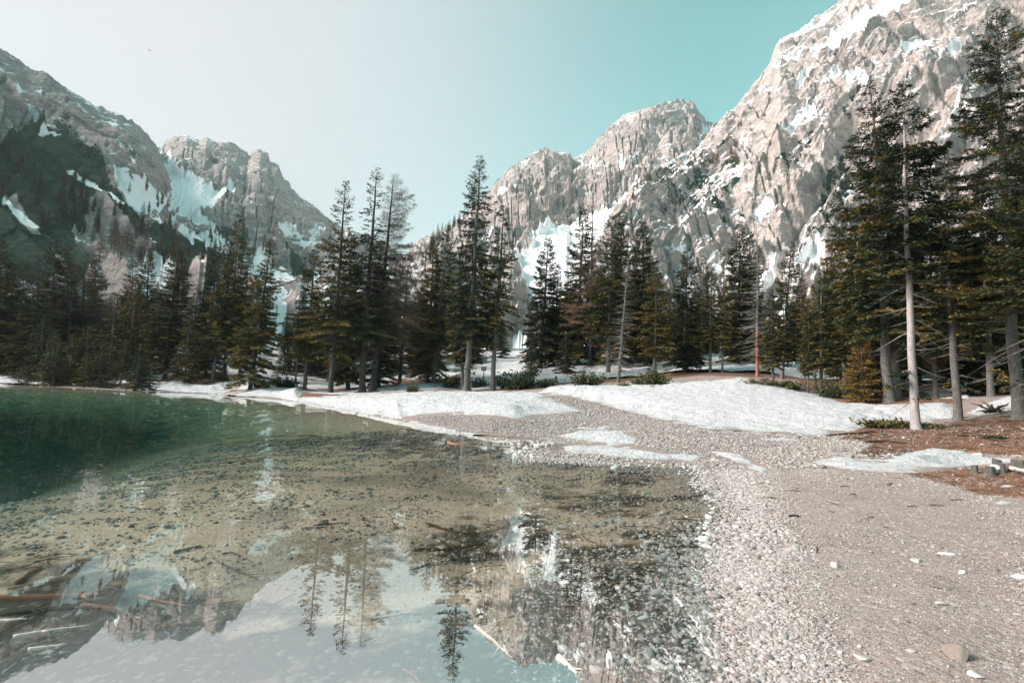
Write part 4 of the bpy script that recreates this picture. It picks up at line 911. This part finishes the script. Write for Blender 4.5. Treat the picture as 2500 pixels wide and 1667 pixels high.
for a in [
    (1262,950,112,1.1,SH[0],'largest dark pine shrub on the shore, right of the slim grey trunk'),
    (1225,946,60,1.0,SH[1],'dark pine shrub touching the foot of the slim grey trunked spruce'),
    (1330,946,70,.8,SH[2],'low pine shrub trailing right of the largest dark shrub'),
    (1170,948,56,1.1,SH[1],'pine shrub between the tallest middle spruce and the slim grey trunk'),
    (1097,948,70,1.2,SH[2],'dark pine shrub left of the tallest middle spruce'),
    (1010,958,36,1.6,SH[0],'small upright shrub poking over the back edge of the long snow bank'),
    (1433,942,86,1.0,SH[1],'wide pine shrub on the snow left of the dead grey spruce'),
    (1527,948,36,1.0,SH[0],'small round pine shrub alone on the snow below the dead spruce'),
    (1598,943,92,1.1,SH[2],'pine shrub spreading round the olive spruce foot'),
    (1593,955,28,1.2,SH[1],'tiny shrub on the snow in front of the spreading pine shrub'),
    (1560,940,40,1.2,SH[1],'shrub with upturned twigs left of the spreading pine shrub'),
    (1850,944,80,.6,SH[0],'left low shrub along the back of the snow mound'),
    (1925,952,90,.6,SH[2],'middle low shrub along the back of the snow mound'),
    (2030,970,80,1.0,SH[1],'shrub under the dark spruce at the mound end'),
    (2165,1042,110,.8,SHF,'flat olive juniper mat on the brown mound by the pale trunk'),
    (2262,1045,60,1.0,SHF,'dark juniper mat right of the pale trunk foot'),
    (2431,1070,44,.8,SHF,'small green cushion on the brown ground near the right edge'),
    (560,948,60,.8,SHB,'brown twiggy bush at the water edge between the two snow tongues'),
    (395,945,60,.5,SHB,'bare twigs sticking out of the left snow bank'),
    (700,946,70,.9,SH[0],'dark shrub behind the right snow tongue'),
    (640,950,60,.9,SH[2],'dark shrub at the shore under the cone shaped spruce'),
    (150,940,90,.6,SHB,'tangle of dead twigs at the left shoreline'),
    (60,938,90,.6,SHB,'tangle of fallen boughs at the far left shoreline'),
    (260,948,90,.7,SHB,'tangle of bare boughs hanging to the water at left'),
]: put_shrub(*a)

# ================================================================== STONES, STUMPS, LOGS
sn_ = NT('stone_material'); ti = sn_.attr('tint', 'OBJECT'); n = sn_.noise(sn_.objc(), 3, 6, .65); rr_ = sn_.rand()
c = sn_.ramp(sn_.math('ADD', sn_.math('MULTIPLY', n, .6), sn_.math('MULTIPLY', rr_, .35)), [(.2, (.26, .235, .22)), (.7, (.55, .52, .49))])
c = sn_.mix(ti.outputs['Fac'], c, (.045, .04, .035)); M_stone = sn_.done(c, .85, sn_.bump(n, .6, .04), .2)
bs = NT('brown_stone_material'); n = bs.noise(bs.objc(), 4, 6, .65); M_stone_b = bs.done(bs.mix(n, (.17, .14, .12), (.32, .27, .235)), .85, bs.bump(n, .6, .04), .2)
ws = NT('white_stone_material'); n = ws.noise(ws.objc(), 3, 5, .6); M_stone_w = ws.done(ws.mix(n, (.45, .45, .44), (.66, .655, .64)), .7, ws.bump(n, .4, .03), .3)
def stone(px, py, rpx, label, mat=None, flat=.65, seed=0, sink=.35, tint=0.0, nm='stone', stretch=1.0, group=None, hit=None):
    x, y, z = hit or ground_hit(px, py); D = math.hypot(x, y); r = rpx * .72 / FPX * math.hypot(D, CAM_H - z)
    V, F = rock_shape(seed or int(px), ICO4, .10, flat, .6)
    sink = .62 if z < .02 and sink > .2 else sink
    o = obj(nm, mesh_np(nm, V * r * np.array([stretch, 1, 1]), F, False, None, [mat or M_stone]), None, (x, y, z + r * flat * (1 - 2 * sink) * .6))
    o.data.polygons.foreach_set('use_smooth', np.ones(len(o.data.polygons), bool)); o['tint'] = tint
    o.rotation_euler = (0, 0, math.atan2(-x, y) + (px % 7) * .1)
    tag(o, label, 'stone', group)
for a, k in [
    ((1833,1346,19,'angular pale stone standing out of the white pebbles beside the water'), dict(flat=.8)),
    ((2042,1383,17,'grey stone lying alone on the gravel right of the pebble band'), {}),
    ((1938,1262,15,'small black lump lying on the gravel'), dict(tint=1.0, flat=.5, stretch=1.4)),
    ((2334,1606,34,'brown pointed rock in the gravel at the lower right corner'), dict(mat=M_stone_b, flat=.8)),
    ((2380,1652,22,'whitish stone at the bottom edge below the brown pointed rock'), dict(mat=M_stone_w, flat=.4)),
    ((2108,1611,26,'broad pale stone set flush in the gravel left of the brown pointed rock'), dict(flat=.35)),
    ((2300,1434,24,'flat brown slab set in the path'), dict(mat=M_stone_b, flat=.25, stretch=1.5)),
    ((2308,1353,19,'flat white stone in the upper path'), dict(mat=M_stone_w, flat=.35, stretch=1.3)),
    ((2239,1373,16,'pale rounded stone in the path below the flat white stone'), dict(flat=.5)),
    ((2350,1400,15,'light stone in the path right of the rounded one'), dict(flat=.5)),
    ((2491,1410,18,'white stone cut by the right edge of the photo'), dict(mat=M_stone_w, flat=.5)),
    ((2294,1476,18,'pale flat stone below the flat brown slab'), dict(flat=.35)),
    ((2046,1335,14,'buff stone among the pebbles right of the angular pale stone'), dict(mat=M_stone_b, flat=.4)),
    ((1975,1410,10,'small brown stone in the gravel left of the path'), dict(mat=M_stone_b)),
    ((2428,1158,20,'round grey boulder leaning on the cut stumps'), dict(flat=.9, sink=.2)),
    ((2389,1114,15,'stone in the upper edge of the right snow patch'), dict(flat=.6)),
    ((2364,1122,14,'reddish brown hump in the right snow patch'), dict(mat=M_stone_b, flat=.4, stretch=1.5)),
    ((2072,1118,15,'left pinkish stone at the edge of the right snow patch'), dict(flat=.6)),
    ((2064,1137,10,'pointed stone melted into the lower left of the right snow patch'), dict(flat=.8)),
    ((2172,1111,9,'white lump on the brown edge above the right snow patch'), dict(mat=M_stone_w)),
    ((1835,1030,8,'dark stone on the front slope of the snow mound'), {}),
    ((1888,1044,7,'second stone on the front slope of the snow mound, nearer the brown mound'), {}),
    ((1817,1027,4,'smallest stone on the front slope of the snow mound'), {}),
    ((1771,1025,5,'stone at the left end of the row on the front slope of the mound'), {}),
    ((1850,1052,6,'grey stone at the melting lower rim of the snow mound'), {}),
    ((1497,1146,17,'smooth white stone sitting in the shallow water inside the gravel bar'), dict(mat=M_stone_w, flat=.5, sink=.1, stretch=1.3)),
    ((1299,1120,9,'white stone at the tip of the gravel bar'), dict(mat=M_stone_w, flat=.7, sink=.1)),
    ((1169,1460,18,'pale stone lying under water near the middle'), dict(flat=.5, stretch=1.3)),
    ((1494,1604,16,'white stone under water close to the bottom edge'), dict(mat=M_stone_w, flat=.5)),
    ((1617,1633,24,'long white stone under water at the bottom edge'), dict(mat=M_stone_w, flat=.4, stretch=1.7)),
    ((1699,1635,18,'big white pebble half out of the water at the bottom edge'), dict(mat=M_stone_w, flat=.5)),
    ((1739,1596,15,'big pale pebble on the water line near the bottom'), dict(flat=.5)),
    ((1585,1420,13,'pale stone under water right of the red weed reflection'), dict(flat=.5)),
    ((1610,1360,18,'white angular stone under water halfway along the shore'), dict(mat=M_stone_w, flat=.35, stretch=1.6)),
    ((320,1370,16,'pale flat stone under water among the left sticks'), dict(flat=.25, stretch=2.0)),
    ((2225,1590,14,'light stone in the gravel at the lower right'), dict(flat=.5)),
    ((1780,1640,20,'large white pebble at the bottom of the pebble band'), dict(mat=M_stone_w, flat=.5)),
    ((1850,1585,16,'large grey white pebble in the lower pebble band'), dict(flat=.5)),
]: stone(*a, **k)

def wood_material(name, a, b):
    m = NT(name); n = m.noise(m.map(m.objc(), (2, 2, 9)), 3, 6, .7); return m.done(m.mix(m.ramp(n, [(.3, 0), (.7, 1)]), a, b), .8, m.bump(n, .5, .01), .2)
M_log_red = wood_material('red_log', (.20, .085, .05), (.42, .21, .14)); M_stick = wood_material('sunken_stick', (.05, .035, .022), (.14, .09, .055)); M_drift_glimmer = wood_material('driftwood', (.42, .38, .34), (.70, .66, .62))
M_cut = wood_material('cut_wood', (.16, .12, .09), (.34, .25, .18))
def stick(nm, pxs, wpx, label, mat, dz=.02, group=None, cat='stick', forks=2, seed=0, zfix=None):
    rs = np.random.RandomState(seed + abs(int(pxs[0][0]))); P_ = []
    for q in pxs:
        if zfix is None: x, y, z = ground_hit(*q); z += dz
        else:
            a, t = azt(*q); D = (zfix - CAM_H) / t; x, y, z = D * math.sin(a), D * math.cos(a), zfix
        P_.append((x, y, z))
    P_ = np.array(P_); t0 = np.linspace(0, 1, len(P_)); t = np.linspace(0, 1, 14)
    Q = np.stack([np.interp(t, t0, P_[:, k]) for k in range(3)], -1); L = np.linalg.norm(P_[-1] - P_[0]); Q += np.cumsum(rs.normal(0, L * .004, Q.shape), 0) * np.array([1, 1, .3])
    r = wpx / FPX * np.linalg.norm(P_.mean(0) - np.array([0, 0, CAM_H])) / 2
    mb = MB(); mb.tube(Q, r * (1.1 - .75 * t) * (1 + .12 * rs.rand(14)), 7)
    for f in range(forks):
        k = rs.randint(3, 11); d = Q[k + 1] - Q[k - 1]; d /= np.linalg.norm(d); a = rs.choice([-1, 1]) * rs.uniform(.5, 1); dd = np.array([d[0] * math.cos(a) - d[1] * math.sin(a), d[0] * math.sin(a) + d[1] * math.cos(a), rs.uniform(0, .25)])
        u = np.linspace(0, 1, 6)[:, None]; mb.tube(Q[k] + dd * u * L * rs.uniform(.15, .35), r * .55 * (1 - .8 * u[:, 0]), 5)
    cen = Q.mean(0)
    for v in mb.V: v -= cen
    o = obj(nm, mb.mesh(nm, mat), None, tuple(cen)); tag(o, label, cat, group)
c8 = lambda L: [(x * .5315, 1080 + y * .5315) for x, y in L]
G_ = 'branches lying in the water'
stick('sunken_log', c8([(-60,722),(240,708),(490,694)]), 13, 'long reddish log lying in the shallow water at the left edge', M_log_red, cat='log', forks=1, zfix=-.03)
for i, (L, wp, lab, mt) in enumerate([
    ([(370,762),(540,775),(650,850)], 8, 'curved reddish branch under water right of the long log', M_log_red),
    ([(470,785),(600,800),(720,865)], 6, 'thin branch under water crossing below the curved reddish one', M_stick),
    ([(640,715),(760,745),(870,765)], 7, 'reddish stick under water above the little block of wood', M_log_red),
    ([(0,800),(230,775),(440,762)], 8, 'dark straight branch under water just below the long log', M_stick),
    ([(930,752),(1020,748),(1100,735)], 6, 'brown stick under water near the reflected peak', M_log_red),
    ([(960,872),(1010,830),(1065,785)], 7, 'slanting red brown stick under water at the tip of the reflected peak', M_log_red),
    ([(1385,402),(1510,398)], 5, 'short straight black stick in the middle of the sandy bed', M_stick),
    ([(1440,388),(1500,384),(1572,374)], 4, 'thin black stick just above the short straight one', M_stick),
    ([(800,515),(860,500),(925,480)], 6, 'dark stick rising to the right on the sandy bed', M_stick),
    ([(1020,520),(1060,518),(1105,530)], 4, 'small arched twig on the sandy bed', M_stick),
    ([(80,655),(120,620),(200,575)], 8, 'brown slanting branch under water near the left edge', M_log_red),
    ([(1000,560),(1100,600),(1180,640)], 4, 'faint twig under the reflected sky', M_stick),
    ([(60,890),(230,862),(410,842)], 5, 'upper branch breaking the surface at lower left, whitened as light glimmer', M_drift_glimmer),  # these three pale branches: light glimmer put into the wood colour
    ([(130,948),(210,938),(305,925)], 5, 'lower branch breaking the surface at lower left, whitened as light glimmer', M_drift_glimmer),
    ([(-20,818),(60,812),(118,808)], 5, 'short branch at the left edge, whitened as light glimmer', M_drift_glimmer),
    ([(720,870),(820,850),(930,835)], 8, 'brown bough lying under the reflected plateau', M_log_red),
    ([(1960,380),(2100,420),(2230,425)], 6, 'upper long branch of the twig pile in the middle shallows', M_stick),
    ([(1900,500),(2060,500),(2210,480)], 7, 'thickest branch of the twig pile in the middle shallows', M_stick),
    ([(2000,440),(2080,500),(2130,560)], 5, 'steep branch crossing the twig pile in the middle shallows', M_stick),
    ([(1880,600),(2000,560),(2150,540)], 5, 'lower branch of the twig pile in the middle shallows', M_stick),
    ([(1800,370),(1825,400),(1790,425)], 4, 'hook shaped twig left of the twig pile', M_stick),
    ([(1700,830),(1850,800),(2050,790)], 4, 'long pale twig seen through the reflected sky', M_stick),
    ([(1500,930),(1650,950),(1800,930)], 5, 'bough under the reflected spruces near the bottom', M_stick),
    ([(1150,900),(1300,880),(1450,830)], 5, 'long bough under the reflected sky right of the peak', M_stick),
    ([(1850,1060),(1900,1090),(1940,1130)], 6, 'red brown stick at the bottom edge under water', M_log_red),
]): stick('sunken_branch', c8(L), wp, lab, mt, cat='branch', group=G_, zfix=(.0 if mt is M_drift_glimmer else None), seed=i, forks=3)
c9 = lambda L: [(1250 + x * .5315, 1080 + y * .5315) for x, y in L]
stick('driftwood', c9([(215,985),(255,1015),(300,1060)]), 14, 'pale splintered driftwood breaking the surface beside the reflected sky', M_drift_glimmer, cat='driftwood', forks=3, zfix=.0)
stick('driftwood', c8([(2180,845),(2260,905),(2350,985)]), 9, 'long pale splinter of driftwood left of the bigger one', M_drift_glimmer, cat='driftwood', forks=2, zfix=-.01)
stick('sunken_log', c9([(640,555),(690,545),(735,510)]), 10, 'whitish wood piece under water below the bushy reflection', M_drift_glimmer, cat='log', forks=1)
stick('floating_wood', [(1095,1080),(1115,1085),(1138,1086)], 6, 'small red piece of wood floating near the far snow edge', M_log_red, cat='wood', forks=1, zfix=.0)
stick('fallen_trunk', [(-20,927),(60,930),(150,934)], 4, 'thin reddish fallen trunk along the far left water line', M_log_red, cat='log', forks=2, zfix=.05)
stick('fallen_trunk', [(325,952),(370,950),(415,953)], 3, 'dark trunk lying at the foot of the left snow bank', M_stick, cat='log', forks=4, zfix=.05)
stick('fallen_trunk', [(2200,968),(2250,955),(2298,946)], 7, 'broken branch on the snow behind the rough grey trunk', M_cut, cat='log', forks=2, dz=.25)
stick('root', [(2020,1066),(2070,1060),(2140,1056)], 5, 'bare root crossing the gravel left of the brown mound', M_stick, cat='root', forks=3, dz=.03)
stick('root', [(2110,1082),(2160,1078),(2215,1084)], 6, 'dark root along the lower lip of the brown mound', M_stick, cat='root', forks=4, dz=.03)
stick('dead_branch', [(2470,1158),(2490,1162),(2530,1170)], 7, 'grey dead branch lying behind the cut stumps', M_drift_glimmer, cat='branch', forks=3, dz=.1)
stick('dead_branch', [(1640,965),(1700,962),(1735,964)], 3, 'thin twig lying on the back of the snow mound', M_stick, cat='branch', forks=3, dz=.32)
stick('dead_branch', [(2290,1062),(2380,1066),(2450,1080)], 5, 'slender branch lying on the gravel behind the brown mound', M_stick, cat='branch', forks=3, dz=.05)

def stump(px, py, wpx, hpx, label, seed):
    x, y, z = ground_hit(px, py); D = math.hypot(x, y); r = wpx / FPX * D / 2; h = hpx / FPX * D; rs = np.random.RandomState(seed)
    k = 18; an = np.arange(k) * 2 * PI / k; rad = r * (1 + .10 * rs.normal(size=k)); zs = np.array([-.12, 0, .05, .3, .7, 1.0]) ; mul = np.array([1.7, 1.45, 1.2, 1.02, .97, .95])
    V = [np.stack([np.cos(an) * rad * m_, np.sin(an) * rad * m_, np.full(k, q * h) + (.07 * h * np.sin(an + seed) if q == 1 else 0)], -1) for q, m_ in zip(zs, mul)]
    V = np.concatenate(V); F = np.concatenate([np.stack([np.arange(k) + a * k, (np.arange(k) + 1) % k + a * k, (np.arange(k) + 1) % k + (a + 1) * k, np.arange(k) + (a + 1) * k], -1) for a in range(5)])
    root = obj('tree_stump', mesh_np('tree_stump', V, F, True, None, [M_bark]), None, (x, y, z)); tag(root, label, 'stump')
    top = V[-k:]; V2 = np.concatenate([top * np.array([.99, .99, 1]) + np.array([0, 0, .004]), [[0, 0, h * 1.0 + .006]]]); F2 = np.array([[i, (i + 1) % k, k] for i in range(k)])
    obj('cut_face', mesh_np('cut_face', V2, F2, False, None, [M_cut]), root)
for i, a in enumerate([(2380,1156,11,14,'leftmost low stump of the cut row at the right edge'),(2418,1162,14,16,'second stump of the cut row, behind the round boulder'),(2434,1150,14,20,'tallest stump of the cut row at the right edge'),
    (2447,1158,9,18,'thin stump of the cut row, right of the tallest'),(2490,1146,24,16,'broad stump cut by the right edge of the photo'),(2152,1062,5,10,'tiny stump peg on the brown mound left of the pale trunk'),(1357,934,6,14,'small grey stump in the snow right of the largest pine shrub')]):
    stump(*a, i + 3)
# root plate on the snow edge near the thickest trunk
mb = MB(); rs = np.random.RandomState(3)
for i in range(22):
    a = rs.uniform(0, 2 * PI); l = rs.uniform(.3, .9); u = np.linspace(0, 1, 6)[:, None]
    mb.tube(np.array([0, 0, .15]) + u * np.array([math.cos(a) * l * 1.3, math.sin(a) * l * .6, rs.uniform(-.1, .5)]) + np.cumsum(rs.normal(0, .03, (6, 3)), 0), .05 * (1 - .8 * u[:, 0]) + .006, 5)
x, y, z = ground_hit(2428, 1012); o = obj('root_plate', mb.mesh('root_plate', M_stick), None, (x, y, z)); tag(o, 'dark upturned roots on the snow edge left of the thickest trunk', 'root')

# sign on a post between the trunks
x, y, z = ground_at(1180, 930, 66); sr = bpy.data.objects.new('sign_post', None); C.objects.link(sr); sr.location = (x, y, z); sr.rotation_euler = (0, 0, .05)
tag(sr, 'small teal grey sign on a thin post in the snow between two grey trunks', 'sign')
pm = NT('post_material').done((.10, .12, .12), .7); sm2 = NT('sign_material').done((.12, .22, .21), .6); sl = NT('sign_light_material').done((.55, .60, .58), .6)
a, t = azt(1180, 900); hz = CAM_H + 66 * t - z
mb = MB(); mb.tube([(0, 0, -.3), (0, 0, hz)], .05, 8); obj('post', mb.mesh('post', pm), sr)
def bevbox(name, sx, sy, sz, mat, parent, loc):
    import bmesh
    bm = bmesh.new(); bmesh.ops.create_cube(bm, size=1); bmesh.ops.scale(bm, vec=(sx, sy, sz), verts=bm.verts); bmesh.ops.bevel(bm, geom=bm.edges, offset=min(sx, sy, sz) * .25, segments=2, affect='EDGES')
    me = bpy.data.meshes.new(name); bm.to_mesh(me); bm.free(); me.materials.append(mat); return obj(name, me, parent, loc)
bevbox('sign_panel', .62, .05, .5, sm2, sr, (0, -.08, hz)); bevbox('sign_notice', .36, .012, .26, sl, sr, (0, -.112, hz))

# the bird high over the lake
a, t = azt(365, 124); D = 150; bx, by, bz = D * math.sin(a), D * math.cos(a), CAM_H + D * t
th_ = np.linspace(0, 1, 9); mb = MB(); mb.tube(np.stack([-.19 + .38 * th_, 0 * th_, .02 * np.sin(th_ * PI)], -1), .045 * np.sin(np.clip(th_ * .93 + .05, 0, 1) * PI) + .006, 8)
bb_ = NT('bird_material').done((.03, .03, .03), .8); bird = obj('bird', mb.mesh('bird', bb_), None, (bx, by, bz)); bird.rotation_euler = (R(20), R(55), R(-30)); tag(bird, 'small dark bird flying alone in the sky above the left ridge', 'bird')
for s_ in (-1, 1):
    xs = np.linspace(0, 1, 7); ch = .11 * (1 - xs) ** .5 + .015; V = np.concatenate([np.stack([.05 + ch * .5 - .10 * xs, s_ * .42 * xs, .10 * np.sin(xs * 2.2)], -1), np.stack([.05 - ch - .10 * xs, s_ * .42 * xs, .10 * np.sin(xs * 2.2) - .004], -1)])
    F = np.array([[i, i + 1, i + 8, i + 7] for i in range(6)]); o = obj('wing', mesh_np('wing', V, F, True, None, [bb_]), bird); md = o.modifiers.new('thick', 'SOLIDIFY'); md.thickness = .012
V = np.array([[-.17, .012, 0], [-.17, -.012, 0], [-.31, -.06, 0], [-.31, .06, 0]]); o = obj('tail', mesh_np('tail', V, np.array([[0, 1, 2, 3]]), False, None, [bb_]), bird); md = o.modifiers.new('thick', 'SOLIDIFY'); md.thickness = .01

# ================================================================== PEBBLES AND TWIGS (countless)
pb = NT('pebble_material'); tn = pb.attr('tone', 'INSTANCER'); n = pb.noise(pb.objc(), 2.5, 4, .6)
c = pb.ramp(tn.outputs['Fac'], [(.0, (.09, .08, .07)), (.06, (.36, .25, .21)), (.12, (.17, .155, .145)), (.3, (.29, .27, .255)), (.55, (.42, .395, .375)), (.88, (.56, .54, .52)), (1.0, (.74, .73, .71))]); c = pb.mix(pb.math('MULTIPLY', n, .45), c, (.30, .27, .25)); M_peb = pb.done(c, .85, None, .2)
def pebble_nodes():
    g = bpy.data.node_groups.new('pebbles', 'GeometryNodeTree'); g.interface.new_socket('Geometry', in_out='INPUT', socket_type='NodeSocketGeometry'); g.interface.new_socket('Geometry', in_out='OUTPUT', socket_type='NodeSocketGeometry')
    N = lambda t: g.nodes.new(t); L = g.links.new
    gi, go = N('NodeGroupInput'), N('NodeGroupOutput'); jn = N('GeometryNodeJoinGeometry')
    for k in range(5):
        ic = N('GeometryNodeMeshIcoSphere'); ic.inputs['Subdivisions'].default_value = 2; ic.inputs['Radius'].default_value = 1
        sp2 = N('GeometryNodeSetPosition'); no = N('ShaderNodeTexNoise'); no.noise_dimensions = '4D'; no.inputs['W'].default_value = 3.7 * k; no.inputs['Scale'].default_value = .9; no.inputs['Detail'].default_value = 2
        pos_ = N('GeometryNodeInputPosition'); L(pos_.outputs[0], no.inputs['Vector'])
        mp = N('ShaderNodeMath'); mp.operation = 'MULTIPLY_ADD'; mp.inputs[1].default_value = 1.7; mp.inputs[2].default_value = .15; L(no.outputs['Fac'], mp.inputs[0])
        vm = N('ShaderNodeVectorMath'); vm.operation = 'SCALE'; L(pos_.outputs[0], vm.inputs[0]); L(mp.outputs[0], vm.inputs['Scale'])
        L(ic.outputs['Mesh'], sp2.inputs['Geometry']); L(vm.outputs[0], sp2.inputs['Position'])
        ss = N('GeometryNodeSetShadeSmooth'); L(sp2.outputs[0], ss.inputs[0]); gt = N('GeometryNodeGeometryToInstance'); L(ss.outputs[0], gt.inputs[0]); L(gt.outputs[0], jn.inputs[0])
    io = N('GeometryNodeInstanceOnPoints'); L(gi.outputs[0], io.inputs['Points']); L(jn.outputs[0], io.inputs['Instance']); io.inputs['Pick Instance'].default_value = True
    def na(nm, typ):
        a = N('GeometryNodeInputNamedAttribute'); a.data_type = typ; a.inputs['Name'].default_value = nm; return [o for o in a.outputs if o.enabled][0]
    L(na('size', 'FLOAT_VECTOR'), io.inputs['Scale']); L(na('turn', 'FLOAT_VECTOR'), io.inputs['Rotation'])
    sm_ = N('GeometryNodeSetMaterial'); sm_.inputs['Material'].default_value = M_peb; L(io.outputs[0], sm_.inputs[0]); L(sm_.outputs[0], go.inputs[0])
    return g
PG = pebble_nodes()
def scatter(nm, X, rad, tone, label, seed):
    rs = np.random.RandomState(seed); n = len(X); me = bpy.data.meshes.new(nm); me.vertices.add(n); me.vertices.foreach_set('co', np.ascontiguousarray(X, np.float32).ravel())
    def va(k, t, d): a = me.attributes.new(k, t, 'POINT'); a.data.foreach_set('vector' if t == 'FLOAT_VECTOR' else 'value', np.ascontiguousarray(d, np.float32).ravel())
    va('size', 'FLOAT_VECTOR', rad[:, None] * np.stack([rs.uniform(.8, 1.35, n), rs.uniform(.65, 1.05, n), rs.uniform(.4, .75, n)], -1))
    va('turn', 'FLOAT_VECTOR', np.stack([rs.normal(0, .22, n), rs.normal(0, .22, n), rs.uniform(0, 6.28, n)], -1)); va('tone', 'FLOAT', tone)
    o = obj(nm, me); md = o.modifiers.new('pebbles', 'NODES'); md.node_group = PG; tag(o, label, 'pebbles', kind='stuff'); me.materials.append(M_peb)
rs = np.random.RandomState(99)
def sample(n, D0, D1, a0, a1):
    D = np.sqrt(rs.uniform(D0 ** 2, D1 ** 2, n)); a = np.radians(rs.uniform(a0, a1, n)); return D * np.sin(a), D * np.cos(a), D
def snowed(px, py):
    m = np.full(px.shape, -99.)
    for pl in SNOW[:13]: m = np.maximum(m, poly_sd(px, py, pl))
    return m
PX, PR, PT = [], [], []
for (n, D0, D1, a0, a1, r0) in [(150000, 2.6, 6.5, -8, 46, .0082), (150000, 6.5, 14, -8, 46, .0125), (90000, 14, 30, -10, 44, .032), (45000, 30, 48, -16, 30, .05)]:
    x, y, D = sample(n, D0, D1, a0, a1); z = base_h(x, y); X = np.stack([x, y, z], -1); px, py = project(X)
    band = np.exp(-((z - .045) / .06) ** 2)                                            # white pebble band along the water line
    coarse = sstep(-.3, .8, fbm(x / 1.3, y / 1.3, 12.1, 3) + .1)
    pr = np.where(z > 0, .40 + .45 * band + .35 * coarse, np.where(z > -.22, np.minimum(.6, .40 * np.exp(z / .035) + .035), 0))
    far_bar = (D > 14) & (z > .0); pr = np.where(far_bar, .85, pr)
    mudz = sstep(-20, 60, zone(px, py, [dsp([(1800,1100),(2000,1090),(2150,1100),(2360,1190),(2360,1640),(1980,1640),(1900,1400),(1820,1200)])], 1.0, 0)); pr = pr * (1 - .42 * mudz * (D < 20))
    sno = snowed(px, py); lt = zone(px, py, LITTER[:2], 1.0, 0); pr = np.where(sno > -2, 0, pr) * np.where(lt > 0, .08, 1)
    k = rs.rand(n) < pr * .8; r = r0 * np.exp(rs.normal(0, .38, n)) * np.where(z > 0, .75 + .5 * band * (D < 14), 1.5) * (1 - .35 * mudz)
    r = np.where((D < 8) & (D > 4), r * np.interp(D, [4, 8], [1, 1.25]), r)
    tone = np.clip(rs.normal(.41, .2, n) + .08 * band - .06 * mudz + np.where(z < -.015, .40, -.05), 0, 1)
    X[:, 2] += r * .18
    PX.append(X[k]); PR.append(r[k]); PT.append(tone[k])
x, y, D = sample(110000, 2.4, 24, -45, 12); z = base_h(x, y); cl = fbm(x / 1.1, y / .7, 31.1, 4)
px, py = project(np.stack([x, y, z], -1)); dz1 = poly_sd(px, py, DARK[1])
k = (z < -.06) & (z > -1.3) & ((dz1 < 0) | (rs.rand(len(x)) < .12)) & (rs.rand(len(x)) < np.clip(.22 + .6 * cl, .02, .8)); r = .0078 * np.exp(rs.normal(0, .4, len(x))) * np.interp(D, [2, 8, 24], [.8, 1.9, 3.4])
PX.append(np.stack([x, y, z + r * .15], -1)[k]); PR.append(r[k]); PT.append(np.clip(rs.normal(.36, .26, len(x)), 0, 1)[k])
scatter('pebbles', np.concatenate(PX), np.concatenate(PR), np.concatenate(PT), 'white and grey pebbles of the shore and shallow water', 4)
# twigs sunk on the lake bed
n = 9000; x, y, D = sample(n, 2.4, 22, -44, 22); z = base_h(x, y); px, py = project(np.stack([x, y, z], -1))
dkz = np.full(n, -99.)
for pl in DARK[:5]: dkz = np.maximum(dkz, poly_sd(px, py, pl))
clump = fbm(x / .9, y / .9, 3.3, 3)
k = (z < -.03) & (rs.rand(n) < np.where(dkz > -10, .8, .015) * np.clip(.4 + clump, .1, 1)); idx = np.where(k)[0]
mb = MB()
for i in idx:
    L = rs.uniform(.08, .42) * (1 + D[i] / 30); a = rs.normal(0.1, .9); dx, dy = math.cos(a) * L / 2, math.sin(a) * L / 2; r = rs.uniform(.0015, .0048) * (1 + D[i] / 14); b = rs.normal(0, .12) * L
    mb.tube([(x[i] - dx, y[i] - dy, z[i] + .012), (x[i] - b * math.sin(a), y[i] + b * math.cos(a), z[i] + .02 + rs.rand() * .02), (x[i] + dx, y[i] + dy, z[i] + .012)], [r, r, r * .5], 3, False)
tw = obj('sunken_twigs', mb.mesh('sunken_twigs', M_stick)); tag(tw, 'dark sunken twigs covering parts of the lake bed', 'twigs', kind='stuff')
# twigs, cones and needles strewn on the gravel and brown ground
n = 2600; x, y, D = sample(n, 3, 40, 16, 46); z = base_h(x, y); px, py = project(np.stack([x, y, z], -1)); lt = zone(px, py, LITTER[:2], 1.0, 0); k = (z > .03) & (rs.rand(n) < np.where(lt > 0, .9, .12)) & (snowed(px, py) < 0); mb = MB()
for i in np.where(k)[0]:
    L = rs.uniform(.05, .3) * (1 + D[i] / 30); a = rs.uniform(0, 6.28); dx, dy = math.cos(a) * L / 2, math.sin(a) * L / 2; r = rs.uniform(.002, .006) * (1 + D[i] / 14)
    mb.tube([(x[i] - dx, y[i] - dy, z[i] + .012), (x[i] + dy * .06, y[i] - dx * .06, z[i] + .015 + rs.rand() * .01), (x[i] + dx, y[i] + dy, z[i] + .012)], [r, r, r * .5], 3, False)
tw = obj('fallen_twigs', mb.mesh('fallen_twigs', M_stick)); tag(tw, 'small twigs strewn over the brown ground and gravel', 'twigs', kind='stuff')

# ================================================================== HAZE
hz_ = bpy.data.materials.new('haze_material'); hz_.use_nodes = True; t_ = hz_.node_tree; t_.nodes.remove(t_.nodes['Principled BSDF'])
pv = t_.nodes.new('ShaderNodeVolumePrincipled'); pv.inputs['Color'].default_value = (.72, .92, .95, 1); pv.inputs['Density'].default_value = 0.5 / 5500; pv.inputs['Anisotropy'].default_value = .3
t_.links.new(pv.outputs[0], t_.nodes['Material Output'].inputs['Volume'])
ztop = 6 + max(float(np.max([v.co.z for v in o.data.vertices])) for o in (mA, mB, mD, mE)); hz = obj('haze', box_mesh('haze', (-9600, -9600, -10.2), (9600, 9600, ztop), hz_)); tag(hz, 'thin pale mountain air', 'haze', kind='stuff')
